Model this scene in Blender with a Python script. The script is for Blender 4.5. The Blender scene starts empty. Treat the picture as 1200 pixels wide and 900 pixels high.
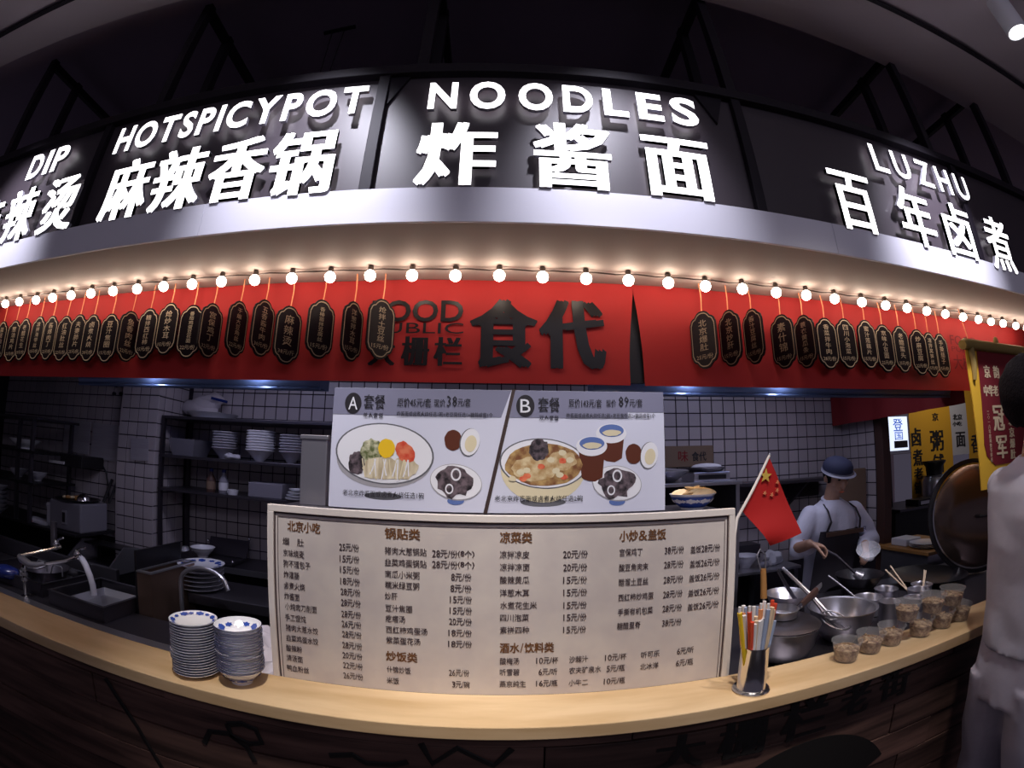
import bpy, bmesh, math, random
from mathutils import Vector, Matrix, Euler, noise
random.seed(7)
C = bpy.context.scene.collection
EYE = 1.60            # camera height above the floor; everything below is written relative to the camera, then lifted
PI = math.pi

# ---------------------------------------------------------------- camera
cam = bpy.data.cameras.new('camera')
cam.type = 'PANO'
cam.sensor_width = 36.0
cam.sensor_fit = 'HORIZONTAL'
cam.panorama_type = 'FISHEYE_LENS_POLYNOMIAL'
cam.fisheye_fov = math.radians(175)
cam.fisheye_polynomial_k0 = 0.0
cam.fisheye_polynomial_k1 = -1.0927 / 18.0
cam.fisheye_polynomial_k2 = 0.0
cam.fisheye_polynomial_k3 = 0.0432 / 18.0 ** 3
cam.fisheye_polynomial_k4 = 0.0
cam.clip_start = 0.02
cam_o = bpy.data.objects.new('camera', cam)
C.objects.link(cam_o)
yaw, pit, rol = -0.0335, 0.1747, -0.0094
Rw = Matrix.Rotation(yaw, 3, 'Z') @ Matrix.Rotation(pit, 3, 'X') @ Matrix.Rotation(rol, 3, 'Y')
cam_o.matrix_world = (Rw @ Matrix.Rotation(PI / 2, 3, 'X')).to_4x4()
bpy.context.scene.camera = cam_o

# ---------------------------------------------------------------- world, exposure
sc = bpy.context.scene
sc.view_settings.view_transform = 'Standard'
sc.view_settings.look = 'None'
sc.view_settings.gamma = 1.0
sc.view_settings.exposure = 0.0
w = bpy.data.worlds.new('world'); sc.world = w; w.use_nodes = True
w.node_tree.nodes['Background'].inputs[0].default_value = (0.62, 0.55, 0.80, 1)
w.node_tree.nodes['Background'].inputs[1].default_value = 0.075

# ---------------------------------------------------------------- lights the hall and the stall have, plus one added fill next door
def light(name, kind, loc, energy, col, aim=None, size=0.1, size_y=None, spot=None, blend=0.6):
    l = bpy.data.lights.new(name, kind); l.energy = energy; l.color = col
    if kind == 'AREA':
        l.size = size
        if size_y: l.shape = 'RECTANGLE'; l.size_y = size_y
    else:
        l.shadow_soft_size = size
    if spot: l.spot_size = math.radians(spot); l.spot_blend = blend
    o = bpy.data.objects.new(name, l); C.objects.link(o); o.location = loc
    d = Vector(aim) - Vector(loc) if aim else Vector((0, 0, -1))
    o.rotation_euler = d.to_track_quat('-Z', 'Y').to_euler()
    return o
COOL = (0.86, 0.86, 1.0)
for x, e in ((-2.55, 170), (-0.72, 160), (0.45, 120), (2.10, 240)):          # ceiling downlights of the walkway
    light('walkway_downlight', 'SPOT', (x, 0.62, 1.93), e, COOL, aim=(x, 1.36, 1.00), size=0.05, spot=44 if x < -1 else 50, blend=1)
for x, e in ((-0.40, 200), (0.35, 190), (1.20, 130)):
    light('counter_downlight', 'SPOT', (x, 0.45, 1.93), e, (1.0, 0.93, 0.86), aim=(x, 1.30, -0.5), size=0.05, spot=42, blend=1)
light('hall_ceiling_light', 'AREA', (1.1, -2.2, 2.1), 27, (0.85, 0.82, 1.0), aim=(0.4, 1.5, -0.6), size=2.6, size_y=1.0)
light('neighbour_fill_light', 'AREA', (5.3, 3.3, 1.5), 12, (1.0, 0.90, 0.75), aim=(5.4, 4.2, 0.0), size=0.6, size_y=0.2)  # unseen light, added to brighten the yellow scrolls
light('kitchen_ceiling_light', 'AREA', (-1.4, 2.30, 0.74), 5.5, (0.78, 0.76, 1.0), size=1.3, size_y=0.25)
light('kitchen_ceiling_light', 'AREA', (1.6, 2.30, 0.74), 6.2, (0.80, 0.80, 1.0), size=1.3, size_y=0.25)

for x in (-1.10, 0.86, 1.37, -1.75):                                                # small lamps along the hood edge
    light('hood_lamp', 'POINT', (x, 1.935, 0.372), 0.55, (0.72, 0.80, 1.0), size=0.012)

# ---------------------------------------------------------------- materials
MATS = {}
def mat(name, col, rough=0.5, metal=0.0, emit=None, estr=0.0, alpha=None, trans=0.0, noise_=None, coat=0.0, spec=0.5, bump=None, rnd=None):
    """noise_ = (scale vector, second colour, detail): colour grain; bump = (scale, strength); rnd: brightness spread between objects"""
    m = bpy.data.materials.new(name); m.use_nodes = True
    nt = m.node_tree; b = nt.nodes['Principled BSDF']
    b.inputs['Base Color'].default_value = (*col, 1)
    b.inputs['Roughness'].default_value = rough
    b.inputs['Metallic'].default_value = metal
    b.inputs['Specular IOR Level'].default_value = spec
    b.inputs['Coat Weight'].default_value = coat
    if emit:
        b.inputs['Emission Color'].default_value = (*emit, 1); b.inputs['Emission Strength'].default_value = estr
    if alpha is not None: b.inputs['Alpha'].default_value = alpha
    if trans: b.inputs['Transmission Weight'].default_value = trans; b.inputs['IOR'].default_value = 1.3
    tc = None
    src = None
    if noise_ or bump:
        tc = nt.nodes.new('ShaderNodeTexCoord')
    if noise_:
        sca, c2, det = noise_
        mp = nt.nodes.new('ShaderNodeMapping'); mp.inputs['Scale'].default_value = sca
        nz = nt.nodes.new('ShaderNodeTexNoise'); nz.inputs['Scale'].default_value = 1.0; nz.inputs['Detail'].default_value = det
        rp = nt.nodes.new('ShaderNodeValToRGB')
        rp.color_ramp.elements[0].position = 0.35; rp.color_ramp.elements[1].position = 0.65
        rp.color_ramp.elements[0].color = (*col, 1); rp.color_ramp.elements[1].color = (*c2, 1)
        nt.links.new(tc.outputs['Object'], mp.inputs[0]); nt.links.new(mp.outputs[0], nz.inputs['Vector'])
        nt.links.new(nz.outputs['Fac'], rp.inputs[0]); src = rp.outputs[0]
        nt.links.new(src, b.inputs['Base Color'])
    if rnd:
        oi = nt.nodes.new('ShaderNodeObjectInfo')
        hs = nt.nodes.new('ShaderNodeHueSaturation')
        mr = nt.nodes.new('ShaderNodeMapRange'); mr.inputs['To Min'].default_value = 1 - rnd; mr.inputs['To Max'].default_value = 1 + rnd
        nt.links.new(oi.outputs['Random'], mr.inputs[0]); nt.links.new(mr.outputs[0], hs.inputs['Value'])
        if src: nt.links.new(src, hs.inputs['Color'])
        else: hs.inputs['Color'].default_value = (*col, 1)
        nt.links.new(hs.outputs[0], b.inputs['Base Color'])
    if bump:
        nb = nt.nodes.new('ShaderNodeTexNoise'); nb.inputs['Scale'].default_value = bump[0]; nb.inputs['Detail'].default_value = 4
        bp = nt.nodes.new('ShaderNodeBump'); bp.inputs['Strength'].default_value = bump[1]; bp.inputs['Distance'].default_value = 0.01
        nt.links.new(tc.outputs['Object'], nb.inputs['Vector']); nt.links.new(nb.outputs['Fac'], bp.inputs['Height'])
        nt.links.new(bp.outputs[0], b.inputs['Normal'])
    MATS[name] = m
    return m
M = dict(
    wood=mat('maple_wood', (0.72, 0.52, 0.31), 0.45, noise_=((2.2, 11, 16), (0.56, 0.37, 0.19), 6)),
    wood_edge=mat('maple_edge', (0.40, 0.27, 0.12), 0.55, noise_=((2, 8, 20), (0.30, 0.18, 0.08), 4)),
    plank=mat('dark_plank', (0.15, 0.078, 0.062), 0.6, noise_=((2, 12, 25), (0.045, 0.022, 0.018), 6), rnd=0.35),
    ink=mat('black_brush_ink', (0.008, 0.006, 0.006), 0.6),
    tile=mat('white_wall_tile', (0.46, 0.41, 0.44), 0.25, rnd=0.08),
    grout=mat('dark_grout', (0.02, 0.013, 0.022), 0.9),
    stone=mat('dark_floor', (0.06, 0.055, 0.06), 0.35),
    ceil=mat('dark_ceiling_paint', (0.40, 0.32, 0.42), 0.9),
    ceil2=mat('grey_ceiling_board', (0.50, 0.42, 0.46), 0.8),
    black=mat('black_paint', (0.012, 0.010, 0.013), 0.5),
    blacksteel=mat('black_steel_frame', (0.014, 0.010, 0.016), 0.55, spec=0.25),
    signback=mat('dark_sign_panel', (0.058, 0.045, 0.055), 0.45),
    fascia=mat('white_fascia_paint', (0.86, 0.84, 0.93), 0.45),
    soffit=mat('beige_soffit_paint', (0.43, 0.37, 0.34), 0.7),
    letter=mat('lit_white_acrylic', (0.9, 0.9, 0.9), 0.4, emit=(1, 0.98, 1.0), estr=3.2),
    letterside=mat('white_letter_return', (0.5, 0.48, 0.55), 0.4),
    red=mat('red_banner_cloth', (0.46, 0.018, 0.018), 0.75, bump=(6, 0.15)),
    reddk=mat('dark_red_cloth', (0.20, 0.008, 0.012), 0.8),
    flagred=mat('flag_red_cloth', (0.42, 0.006, 0.006), 0.7),
    bannerink=mat('banner_black_print', (0.012, 0.010, 0.012), 0.38, spec=0.3),
    bulb=mat('lit_bulb_glass', (1, 0.9, 0.8), 0.3, emit=(1.0, 0.80, 0.64), estr=24.0),
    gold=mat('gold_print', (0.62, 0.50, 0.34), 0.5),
    golddk=mat('shaded_gold_print', (0.30, 0.23, 0.15), 0.5),  # same gold print with shade put into its colour
    tag=mat('black_plaque', (0.010, 0.006, 0.009), 0.42, spec=0.10),
    string=mat('orange_string', (0.80, 0.30, 0.14), 0.7),
    cable=mat('dark_cable', (0.05, 0.035, 0.03), 0.6),
    menu=mat('menu_paper', (0.62, 0.56, 0.53), 0.6, noise_=((9, 9, 9), (0.55, 0.49, 0.48), 3)),
    menuframe=mat('menu_frame_white', (0.72, 0.66, 0.63), 0.5),
    menuink=mat('menu_dark_ink', (0.045, 0.022, 0.025), 0.6),
    menubrown=mat('menu_brown_ink', (0.16, 0.065, 0.020), 0.6),
    poster=mat('poster_pale_blue', (0.60, 0.61, 0.74), 0.4),
    postergrey=mat('poster_slate_band', (0.20, 0.20, 0.29), 0.4),
    posterink=mat('poster_black_ink', (0.012, 0.010, 0.015), 0.5),
    seam=mat('dark_brown_bar', (0.045, 0.025, 0.022), 0.5),
    pr_white=mat('print_white', (0.74, 0.74, 0.80), 0.4),
    pr_grey=mat('print_shadow_grey', (0.34, 0.33, 0.36), 0.4),
    pr_rim=mat('print_dark_rim', (0.12, 0.12, 0.14), 0.4),
    pr_yellow=mat('print_yolk_yellow', (0.80, 0.50, 0.02), 0.4),
    pr_red=mat('print_tomato_red', (0.55, 0.04, 0.02), 0.4, noise_=((40, 40, 40), (0.70, 0.20, 0.10), 4)),
    pr_green=mat('print_sprout_green', (0.10, 0.12, 0.04), 0.4, noise_=((70, 70, 70), (0.62, 0.60, 0.42), 4)),
    pr_noodle=mat('print_noodle_cream', (0.72, 0.64, 0.48), 0.4, noise_=((60, 60, 14), (0.42, 0.34, 0.22), 4)),
    pr_beans=mat('print_black_beans', (0.015, 0.012, 0.015), 0.4, noise_=((60, 60, 60), (0.16, 0.12, 0.14), 4)),
    pr_soup=mat('print_stew_brown', (0.46, 0.30, 0.12), 0.4, noise_=((42, 42, 42), (0.18, 0.07, 0.03), 5)),
    pr_soup2=mat('print_stew_light', (0.62, 0.50, 0.30), 0.4, noise_=((50, 50, 50), (0.40, 0.24, 0.10), 5)),
    pr_cream=mat('print_cream', (0.66, 0.58, 0.40), 0.4),
    pr_brown=mat('print_tea_brown', (0.10, 0.025, 0.012), 0.4),
    pr_blue=mat('print_blue', (0.10, 0.16, 0.40), 0.4),
    steel=mat('brushed_steel', (0.56, 0.55, 0.60), 0.28, metal=0.88, bump=(30, 0.03)),
    steeldk=mat('dark_steel', (0.11, 0.10, 0.12), 0.36, metal=0.85),
    steelbl=mat('blue_steel_hood', (0.20, 0.27, 0.52), 0.3, metal=0.55),
    chrome=mat('chrome', (0.72, 0.70, 0.70), 0.16, metal=1.0),
    iron=mat('black_iron', (0.018, 0.016, 0.02), 0.35, metal=0.4),
    porc=mat('white_porcelain', (0.90, 0.90, 0.95), 0.2, coat=0.2),
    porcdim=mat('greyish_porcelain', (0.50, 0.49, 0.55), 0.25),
    navy=mat('navy_glaze', (0.015, 0.025, 0.14), 0.2),
    bluefl=mat('blue_flower_glaze', (0.04, 0.09, 0.42), 0.2),
    plastic=mat('frosted_plastic', (0.85, 0.85, 0.90), 0.10, alpha=0.13),
    lidpl=mat('frosted_lid_plastic', (0.8, 0.8, 0.85), 0.12, alpha=0.30),
    food=mat('diced_food', (0.13, 0.055, 0.022), 0.6, noise_=((65, 65, 65), (0.52, 0.38, 0.24), 3), bump=(60, 0.8)),
    dough=mat('cream_crackers', (0.80, 0.64, 0.42), 0.6, noise_=((30, 30, 30), (0.72, 0.52, 0.30), 3)),
    woodhandle=mat('wooden_handle', (0.42, 0.20, 0.06), 0.5),
    chop=mat('pale_bamboo', (0.66, 0.50, 0.34), 0.55),
    whiteplastic=mat('white_plastic', (0.70, 0.69, 0.74), 0.4),
    greybox=mat('grey_box', (0.20, 0.19, 0.23), 0.6),
    paper=mat('laminated_paper', (0.40, 0.38, 0.42), 0.3, noise_=((3, 3, 90), (0.34, 0.31, 0.36), 2)),
    bag=mat('crumpled_plastic_film', (0.52, 0.47, 0.50), 0.2, bump=(12, 0.8)),
    cardboard=mat('brown_board', (0.20, 0.13, 0.09), 0.7),
    brownsteel=mat('brown_reflection_steel', (0.26, 0.17, 0.13), 0.35, metal=0.8),  # brown of the tank's reflections put into the base colour
    lidsteel=mat('brown_lid_steel', (0.20, 0.145, 0.125), 0.22, metal=0.9),  # one even brown tone for the lid dome
    skin=mat('skin', (0.42, 0.24, 0.17), 0.5),
    hair=mat('black_hair', (0.008, 0.006, 0.009), 0.85, spec=0.12, bump=(120, 0.6)),
    coat=mat('white_cotton', (0.60, 0.60, 0.72), 0.8, bump=(14, 0.5)),
    tee=mat('white_t_shirt_cotton', (0.48, 0.48, 0.60), 0.85, bump=(9, 0.35)),
    jeans=mat('pale_grey_denim', (0.46, 0.44, 0.56), 0.9, bump=(10, 0.5)),
    apron=mat('dark_apron_cloth', (0.014, 0.010, 0.016), 0.8),
    apronband=mat('brown_leather_band', (0.09, 0.045, 0.03), 0.6),
    capblue=mat('navy_cap_cloth', (0.018, 0.022, 0.060), 0.8),
    mesh=mat('sheer_white_visor', (0.35, 0.35, 0.45), 0.4, alpha=0.5),
    yellow=mat('yellow_cloth', (0.58, 0.30, 0.015), 0.8),
    yellowfr=mat('yellow_satin_trim', (0.75, 0.42, 0.03), 0.6),
    goldtrim=mat('gold_braid', (0.32, 0.22, 0.06), 0.6),
    maroon=mat('maroon_velvet', (0.18, 0.006, 0.012), 0.8),
    creamprint=mat('cream_print', (0.75, 0.58, 0.36), 0.6),
    whitecloth=mat('pale_grey_cloth', (0.45, 0.44, 0.50), 0.8),
    screen=mat('lit_screen', (0.7, 0.8, 1.0), 0.4, emit=(0.72, 0.80, 1.0), estr=1.1),
    screenblue=mat('screen_blue_print', (0.04, 0.14, 0.5), 0.4, emit=(0.04, 0.12, 0.5), estr=0.6),
    darkwood=mat('dark_brown_post', (0.07, 0.032, 0.026), 0.6),
    star=mat('yellow_star', (0.55, 0.36, 0.06), 0.7),
    star2=mat('small_pink_yellow_star', (0.62, 0.22, 0.10), 0.7),
    lampface=mat('lit_downlight_lens', (1, 1, 1), 0.4, emit=(1, 0.98, 1), estr=9.0),
    s_yellow=mat('yellow_sleeve', (0.80, 0.55, 0.02), 0.5), s_red=mat('red_sleeve', (0.65, 0.07, 0.03), 0.5),
    s_orange=mat('orange_sleeve', (0.75, 0.30, 0.12), 0.5), s_blue=mat('blue_sleeve', (0.30, 0.36, 0.52), 0.5),
    s_white=mat('white_sleeve', (0.72, 0.70, 0.72), 0.4),
)

# ---------------------------------------------------------------- mesh helpers
ORG = {}
class MB:
    def __init__(self): self.v = []; self.f = []; self.mi = []; self.cur = 0
    def add(self, vs, fs):
        n = len(self.v); self.v += [tuple(p) for p in vs]
        self.f += [tuple(i + n for i in f) for f in fs]; self.mi += [self.cur] * len(fs); return self
    def box(self, x0, x1, y0, y1, z0, z1, rot=None, piv=None):
        vs = [Vector((x, y, z)) for z in (z0, z1) for y in (y0, y1) for x in (x0, x1)]
        if rot is not None:
            p = Vector(piv) if piv else Vector(((x0 + x1) / 2, (y0 + y1) / 2, (z0 + z1) / 2))
            R = Euler(rot).to_matrix(); vs = [R @ (v - p) + p for v in vs]
        return self.add(vs, [(0, 2, 3, 1), (4, 5, 7, 6), (0, 1, 5, 4), (2, 6, 7, 3), (0, 4, 6, 2), (1, 3, 7, 5)])
    def tube(self, pts, r, n=10, cap=True, flat=1.0):
        pts = [Vector(p) for p in pts]; rs = r if isinstance(r, (list, tuple)) else [r] * len(pts)
        base = len(self.v); vs = []; fs = []
        up = None
        for i, p in enumerate(pts):
            d = (pts[min(i + 1, len(pts) - 1)] - pts[max(i - 1, 0)])
            if d.length < 1e-9: d = Vector((0, 0, 1))
            d.normalize()
            if up is None:
                up = d.cross(Vector((0, 1, 0)))
                if up.length < 0.1: up = d.cross(Vector((1, 0, 0)))
            up = (up - d * up.dot(d)).normalized(); sd = d.cross(up)
            for k in range(n):
                a = 2 * PI * k / n; vs.append(p + (up * math.cos(a) + sd * math.sin(a) * flat) * rs[i])
        for i in range(len(pts) - 1):
            for k in range(n):
                a = i * n + k; b = i * n + (k + 1) % n; fs.append((a, b, b + n, a + n))
        if cap: fs.append(tuple(range(n - 1, -1, -1))); fs.append(tuple(range((len(pts) - 1) * n, len(pts) * n)))
        return self.add(vs, fs)
    def lathe(self, c, prof, n=28, cap0=True, cap1=False, axis=None):
        """prof: (r, z) list"""
        c = Vector(c); vs = []; fs = []
        A = axis if axis is not None else Matrix.Identity(3)
        for r, z in prof:
            for k in range(n):
                a = 2 * PI * k / n; vs.append(c + A @ Vector((r * math.cos(a), r * math.sin(a), z)))
        for i in range(len(prof) - 1):
            for k in range(n):
                a = i * n + k; b = i * n + (k + 1) % n; fs.append((a, b, b + n, a + n))
        if cap0: fs.append(tuple(range(n - 1, -1, -1)))
        if cap1: fs.append(tuple(range((len(prof) - 1) * n, len(prof) * n)))
        return self.add(vs, fs)
    def ball(self, c, rx, ry=None, rz=None, n=16, m=10, R=None):
        ry = ry or rx; rz = rz or rx; c = Vector(c); vs = []; fs = []
        for i in range(1, m):
            t = PI * i / m
            for k in range(n):
                a = 2 * PI * k / n; v = Vector((rx * math.sin(t) * math.cos(a), ry * math.sin(t) * math.sin(a), rz * math.cos(t)))
                vs.append(c + (R @ v if R else v))
        top = Vector((0, 0, rz)); vs.append(c + (R @ top if R else top)); vs.append(c - (R @ top if R else top))
        T = (m - 1) * n; Bt = T + 1
        for i in range(m - 2):
            for k in range(n):
                a = i * n + k; b = i * n + (k + 1) % n; fs.append((a, a + n, b + n, b))
        for k in range(n):
            fs.append((T, k, (k + 1) % n)); q = (m - 2) * n; fs.append((Bt, q + (k + 1) % n, q + k))
        return self.add(vs, fs)
    def prism(self, poly, y0, y1):
        """poly in (x, z), extruded in y (y0 is the side towards the viewer)"""
        n = len(poly); vs = [(x, y0, z) for x, z in poly] + [(x, y1, z) for x, z in poly]
        fs = [tuple(range(n)), tuple(range(2 * n - 1, n - 1, -1))] + [(i, i + n, (i + 1) % n + n, (i + 1) % n) for i in range(n)]
        return self.add(vs, fs)
    def flat(self, poly, y):
        return self.add([(x, y, z) for x, z in poly], [tuple(range(len(poly)))])
    def ring(self, p0, p1, y0, y1):
        """strip between two outlines of the same length (x, z), solid"""
        n = len(p0)
        vs = [(x, y0, z) for x, z in p0] + [(x, y0, z) for x, z in p1] + [(x, y1, z) for x, z in p0] + [(x, y1, z) for x, z in p1]
        fs = []
        for i in range(n):
            j = (i + 1) % n
            fs += [(i, j, j + n, i + n), (i, i + 2 * n, j + 2 * n, j), (i + n, j + n, j + 3 * n, i + 3 * n)]
        return self.add(vs, fs)
    def loft(self, rings, n=24, cap=True):
        """rings: (cx, cy, cz, rx, ry)"""
        vs = []; fs = []
        for cx, cy, cz, rx, ry in rings:
            for k in range(n):
                a = 2 * PI * k / n; vs.append((cx + rx * math.cos(a), cy + ry * math.sin(a), cz))
        for i in range(len(rings) - 1):
            for k in range(n):
                a = i * n + k; b = i * n + (k + 1) % n; fs.append((a, b, b + n, a + n))
        if cap: fs.append(tuple(range(n - 1, -1, -1))); fs.append(tuple(range((len(rings) - 1) * n, len(rings) * n)))
        return self.add(vs, fs)
    def mesh(self, name, mats, org=(0, 0, 0), smooth=False, jitter=0):
        me = bpy.data.meshes.new(name)
        ox, oy, oz = org
        me.from_pydata([(x - ox, y - oy, z - oz) for x, y, z in self.v], [], self.f)
        for m in (mats if isinstance(mats, (list, tuple)) else [mats]): me.materials.append(m)
        if any(self.mi): me.polygons.foreach_set('material_index', self.mi)
        bm = bmesh.new(); bm.from_mesh(me); bmesh.ops.recalc_face_normals(bm, faces=bm.faces); bm.to_mesh(me); bm.free()
        if smooth:
            me.polygons.foreach_set('use_smooth', [True] * len(me.polygons))
            try: me.set_sharp_from_angle(angle=math.radians(38))
            except Exception: pass
        me.update()
        return me

def props(o, label=None, cat=None, group=None, kind=None):
    if label: o['label'] = label
    if cat: o['category'] = cat
    if group: o['group'] = group
    if kind: o['kind'] = kind
    return o
def thing(name, label, cat, loc, group=None, kind=None):
    o = bpy.data.objects.new(name, None); C.objects.link(o); o.location = loc; o.empty_display_size = 0.05
    ORG[o.name] = tuple(loc)
    return props(o, label, cat, group, kind)
def part(name, mb, m, parent, smooth=False, label=None, kind=None, bevel=0):
    org = ORG[parent.name]
    if isinstance(mb, MB): me = mb.mesh(name, m, org, smooth)
    else: me = mb; me.transform(Matrix.Translation((-org[0], -org[1], -org[2])))
    o = bpy.data.objects.new(name, me); C.objects.link(o); o.parent = parent; ORG[o.name] = org
    if bevel: b = o.modifiers.new('bevel', 'BEVEL'); b.width = bevel; b.segments = 2; b.limit_method = 'ANGLE'
    return props(o, label, None, None, kind)
def single(name, mb, m, org, label=None, cat=None, group=None, kind=None, smooth=False, bevel=0):
    me = mb.mesh(name, m, org, smooth)
    o = bpy.data.objects.new(name, me); C.objects.link(o); o.location = org; ORG[o.name] = tuple(org)
    if bevel: b = o.modifiers.new('bevel', 'BEVEL'); b.width = bevel; b.segments = 2; b.limit_method = 'ANGLE'
    return props(o, label, cat, group, kind)
def copy_tree(o, parent=None):
    c = o.copy(); C.objects.link(c); c.parent = parent
    for ch in list(o.children): copy_tree(ch, c)
    return c
def dup(o, loc, rotz=0, label=None, group=None):
    c = copy_tree(o); c.location = loc; c.rotation_euler = (0, 0, rotz)
    if label: c['label'] = label
    if group: c['group'] = group
    return c

# text: built with Blender's own font, converted to a mesh; returned in a unit layout and fitted into a box of the (x, z) plane
TC = {}
def text_geo(body, off=0.0, res=2, line=1.0):
    k = (body, off, res, line)
    if k not in TC:
        cu = bpy.data.curves.new('t', 'FONT'); cu.body = body; cu.resolution_u = res; cu.offset = off; cu.space_line = line; cu.align_x = 'CENTER' if '\n' in body else 'LEFT'
        o = bpy.data.objects.new('t', cu); C.objects.link(o)
        me = bpy.data.meshes.new_from_object(o)
        vs = [(v.co.x, v.co.y) for v in me.vertices]; fs = [tuple(p.vertices) for p in me.polygons]
        bpy.data.objects.remove(o); bpy.data.curves.remove(cu); bpy.data.meshes.remove(me)
        xs = [p[0] for p in vs]; ys = [p[1] for p in vs]
        TC[k] = (vs, fs, min(xs), max(xs), min(ys), max(ys))
    return TC[k]
def text_into(mb, body, x0, x1, z0, z1, y, off=0.0, res=2, smear=0.0, line=1.0, depth=0.0, slant=0.0):
    """adds lettering fitted to the box; smear thickens the upright strokes; depth gives it sides"""
    cjk = any(ord(ch) > 0x2E80 for ch in body)
    fat = 0.0
    if cjk and off:                       # Chinese strokes are thickened by laying shifted copies, Latin ones by the font's own offset
        hgt = (z1 - z0) / (1 + body.count('\n')); smear += off * hgt * 0.9; fat = off * hgt * 0.55; off = 0.0
    vs, fs, a, b, c, d = text_geo(body, off, res, line)
    sx = (x1 - x0 - 2 * smear) / (b - a); sz = (z1 - z0 - 2 * fat) / (d - c)
    copies = ((0, 0),) if not smear and not fat else ((-smear, -fat * .5), (smear, fat * .5)) if res < 2 else ((-smear, -fat), (smear, -fat), (-smear, fat), (smear, fat), (0, 0))
    for ci, (dx, dz) in enumerate(copies):
        P = [((p[0] - a) * sx + x0 + smear + dx, (p[1] - c) * sz + z0 + fat + dz) for p in vs]
        n = len(P)
        yy = y - ci * (0.0004 if z1 - z0 > .1 else 0.00012)
        if depth:
            cnt = {}
            for f in fs:
                for i in range(len(f)):
                    e = (f[i], f[(i + 1) % len(f)]); cnt[e] = cnt.get(e, 0) + 1
            mb.add([(x, yy, z) for x, z in P], fs)
            keep = mb.cur; mb.cur = keep + 1
            mb.add([(x, yy, z) for x, z in P] + [(x, y + depth, z) for x, z in P], [(i, j, j + n, i + n) for (i, j) in cnt if (j, i) not in cnt])
            mb.cur = keep
        else:
            mb.add([(x, yy, z) for x, z in P], fs)
    return mb
def ellipse(cx, cz, rx, rz, n=28, a0=0, a1=2 * PI, tilt=0.0):
    ct, st = math.cos(tilt), math.sin(tilt)
    full = abs(a1 - a0 - 2 * PI) < 1e-6
    out = []
    for k in range(n):
        a = a0 + (a1 - a0) * k / (n if full else n - 1)
        x, z = rx * math.cos(a), rz * math.sin(a)
        out.append((cx + x * ct - z * st, cz + x * st + z * ct))
    return out
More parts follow.
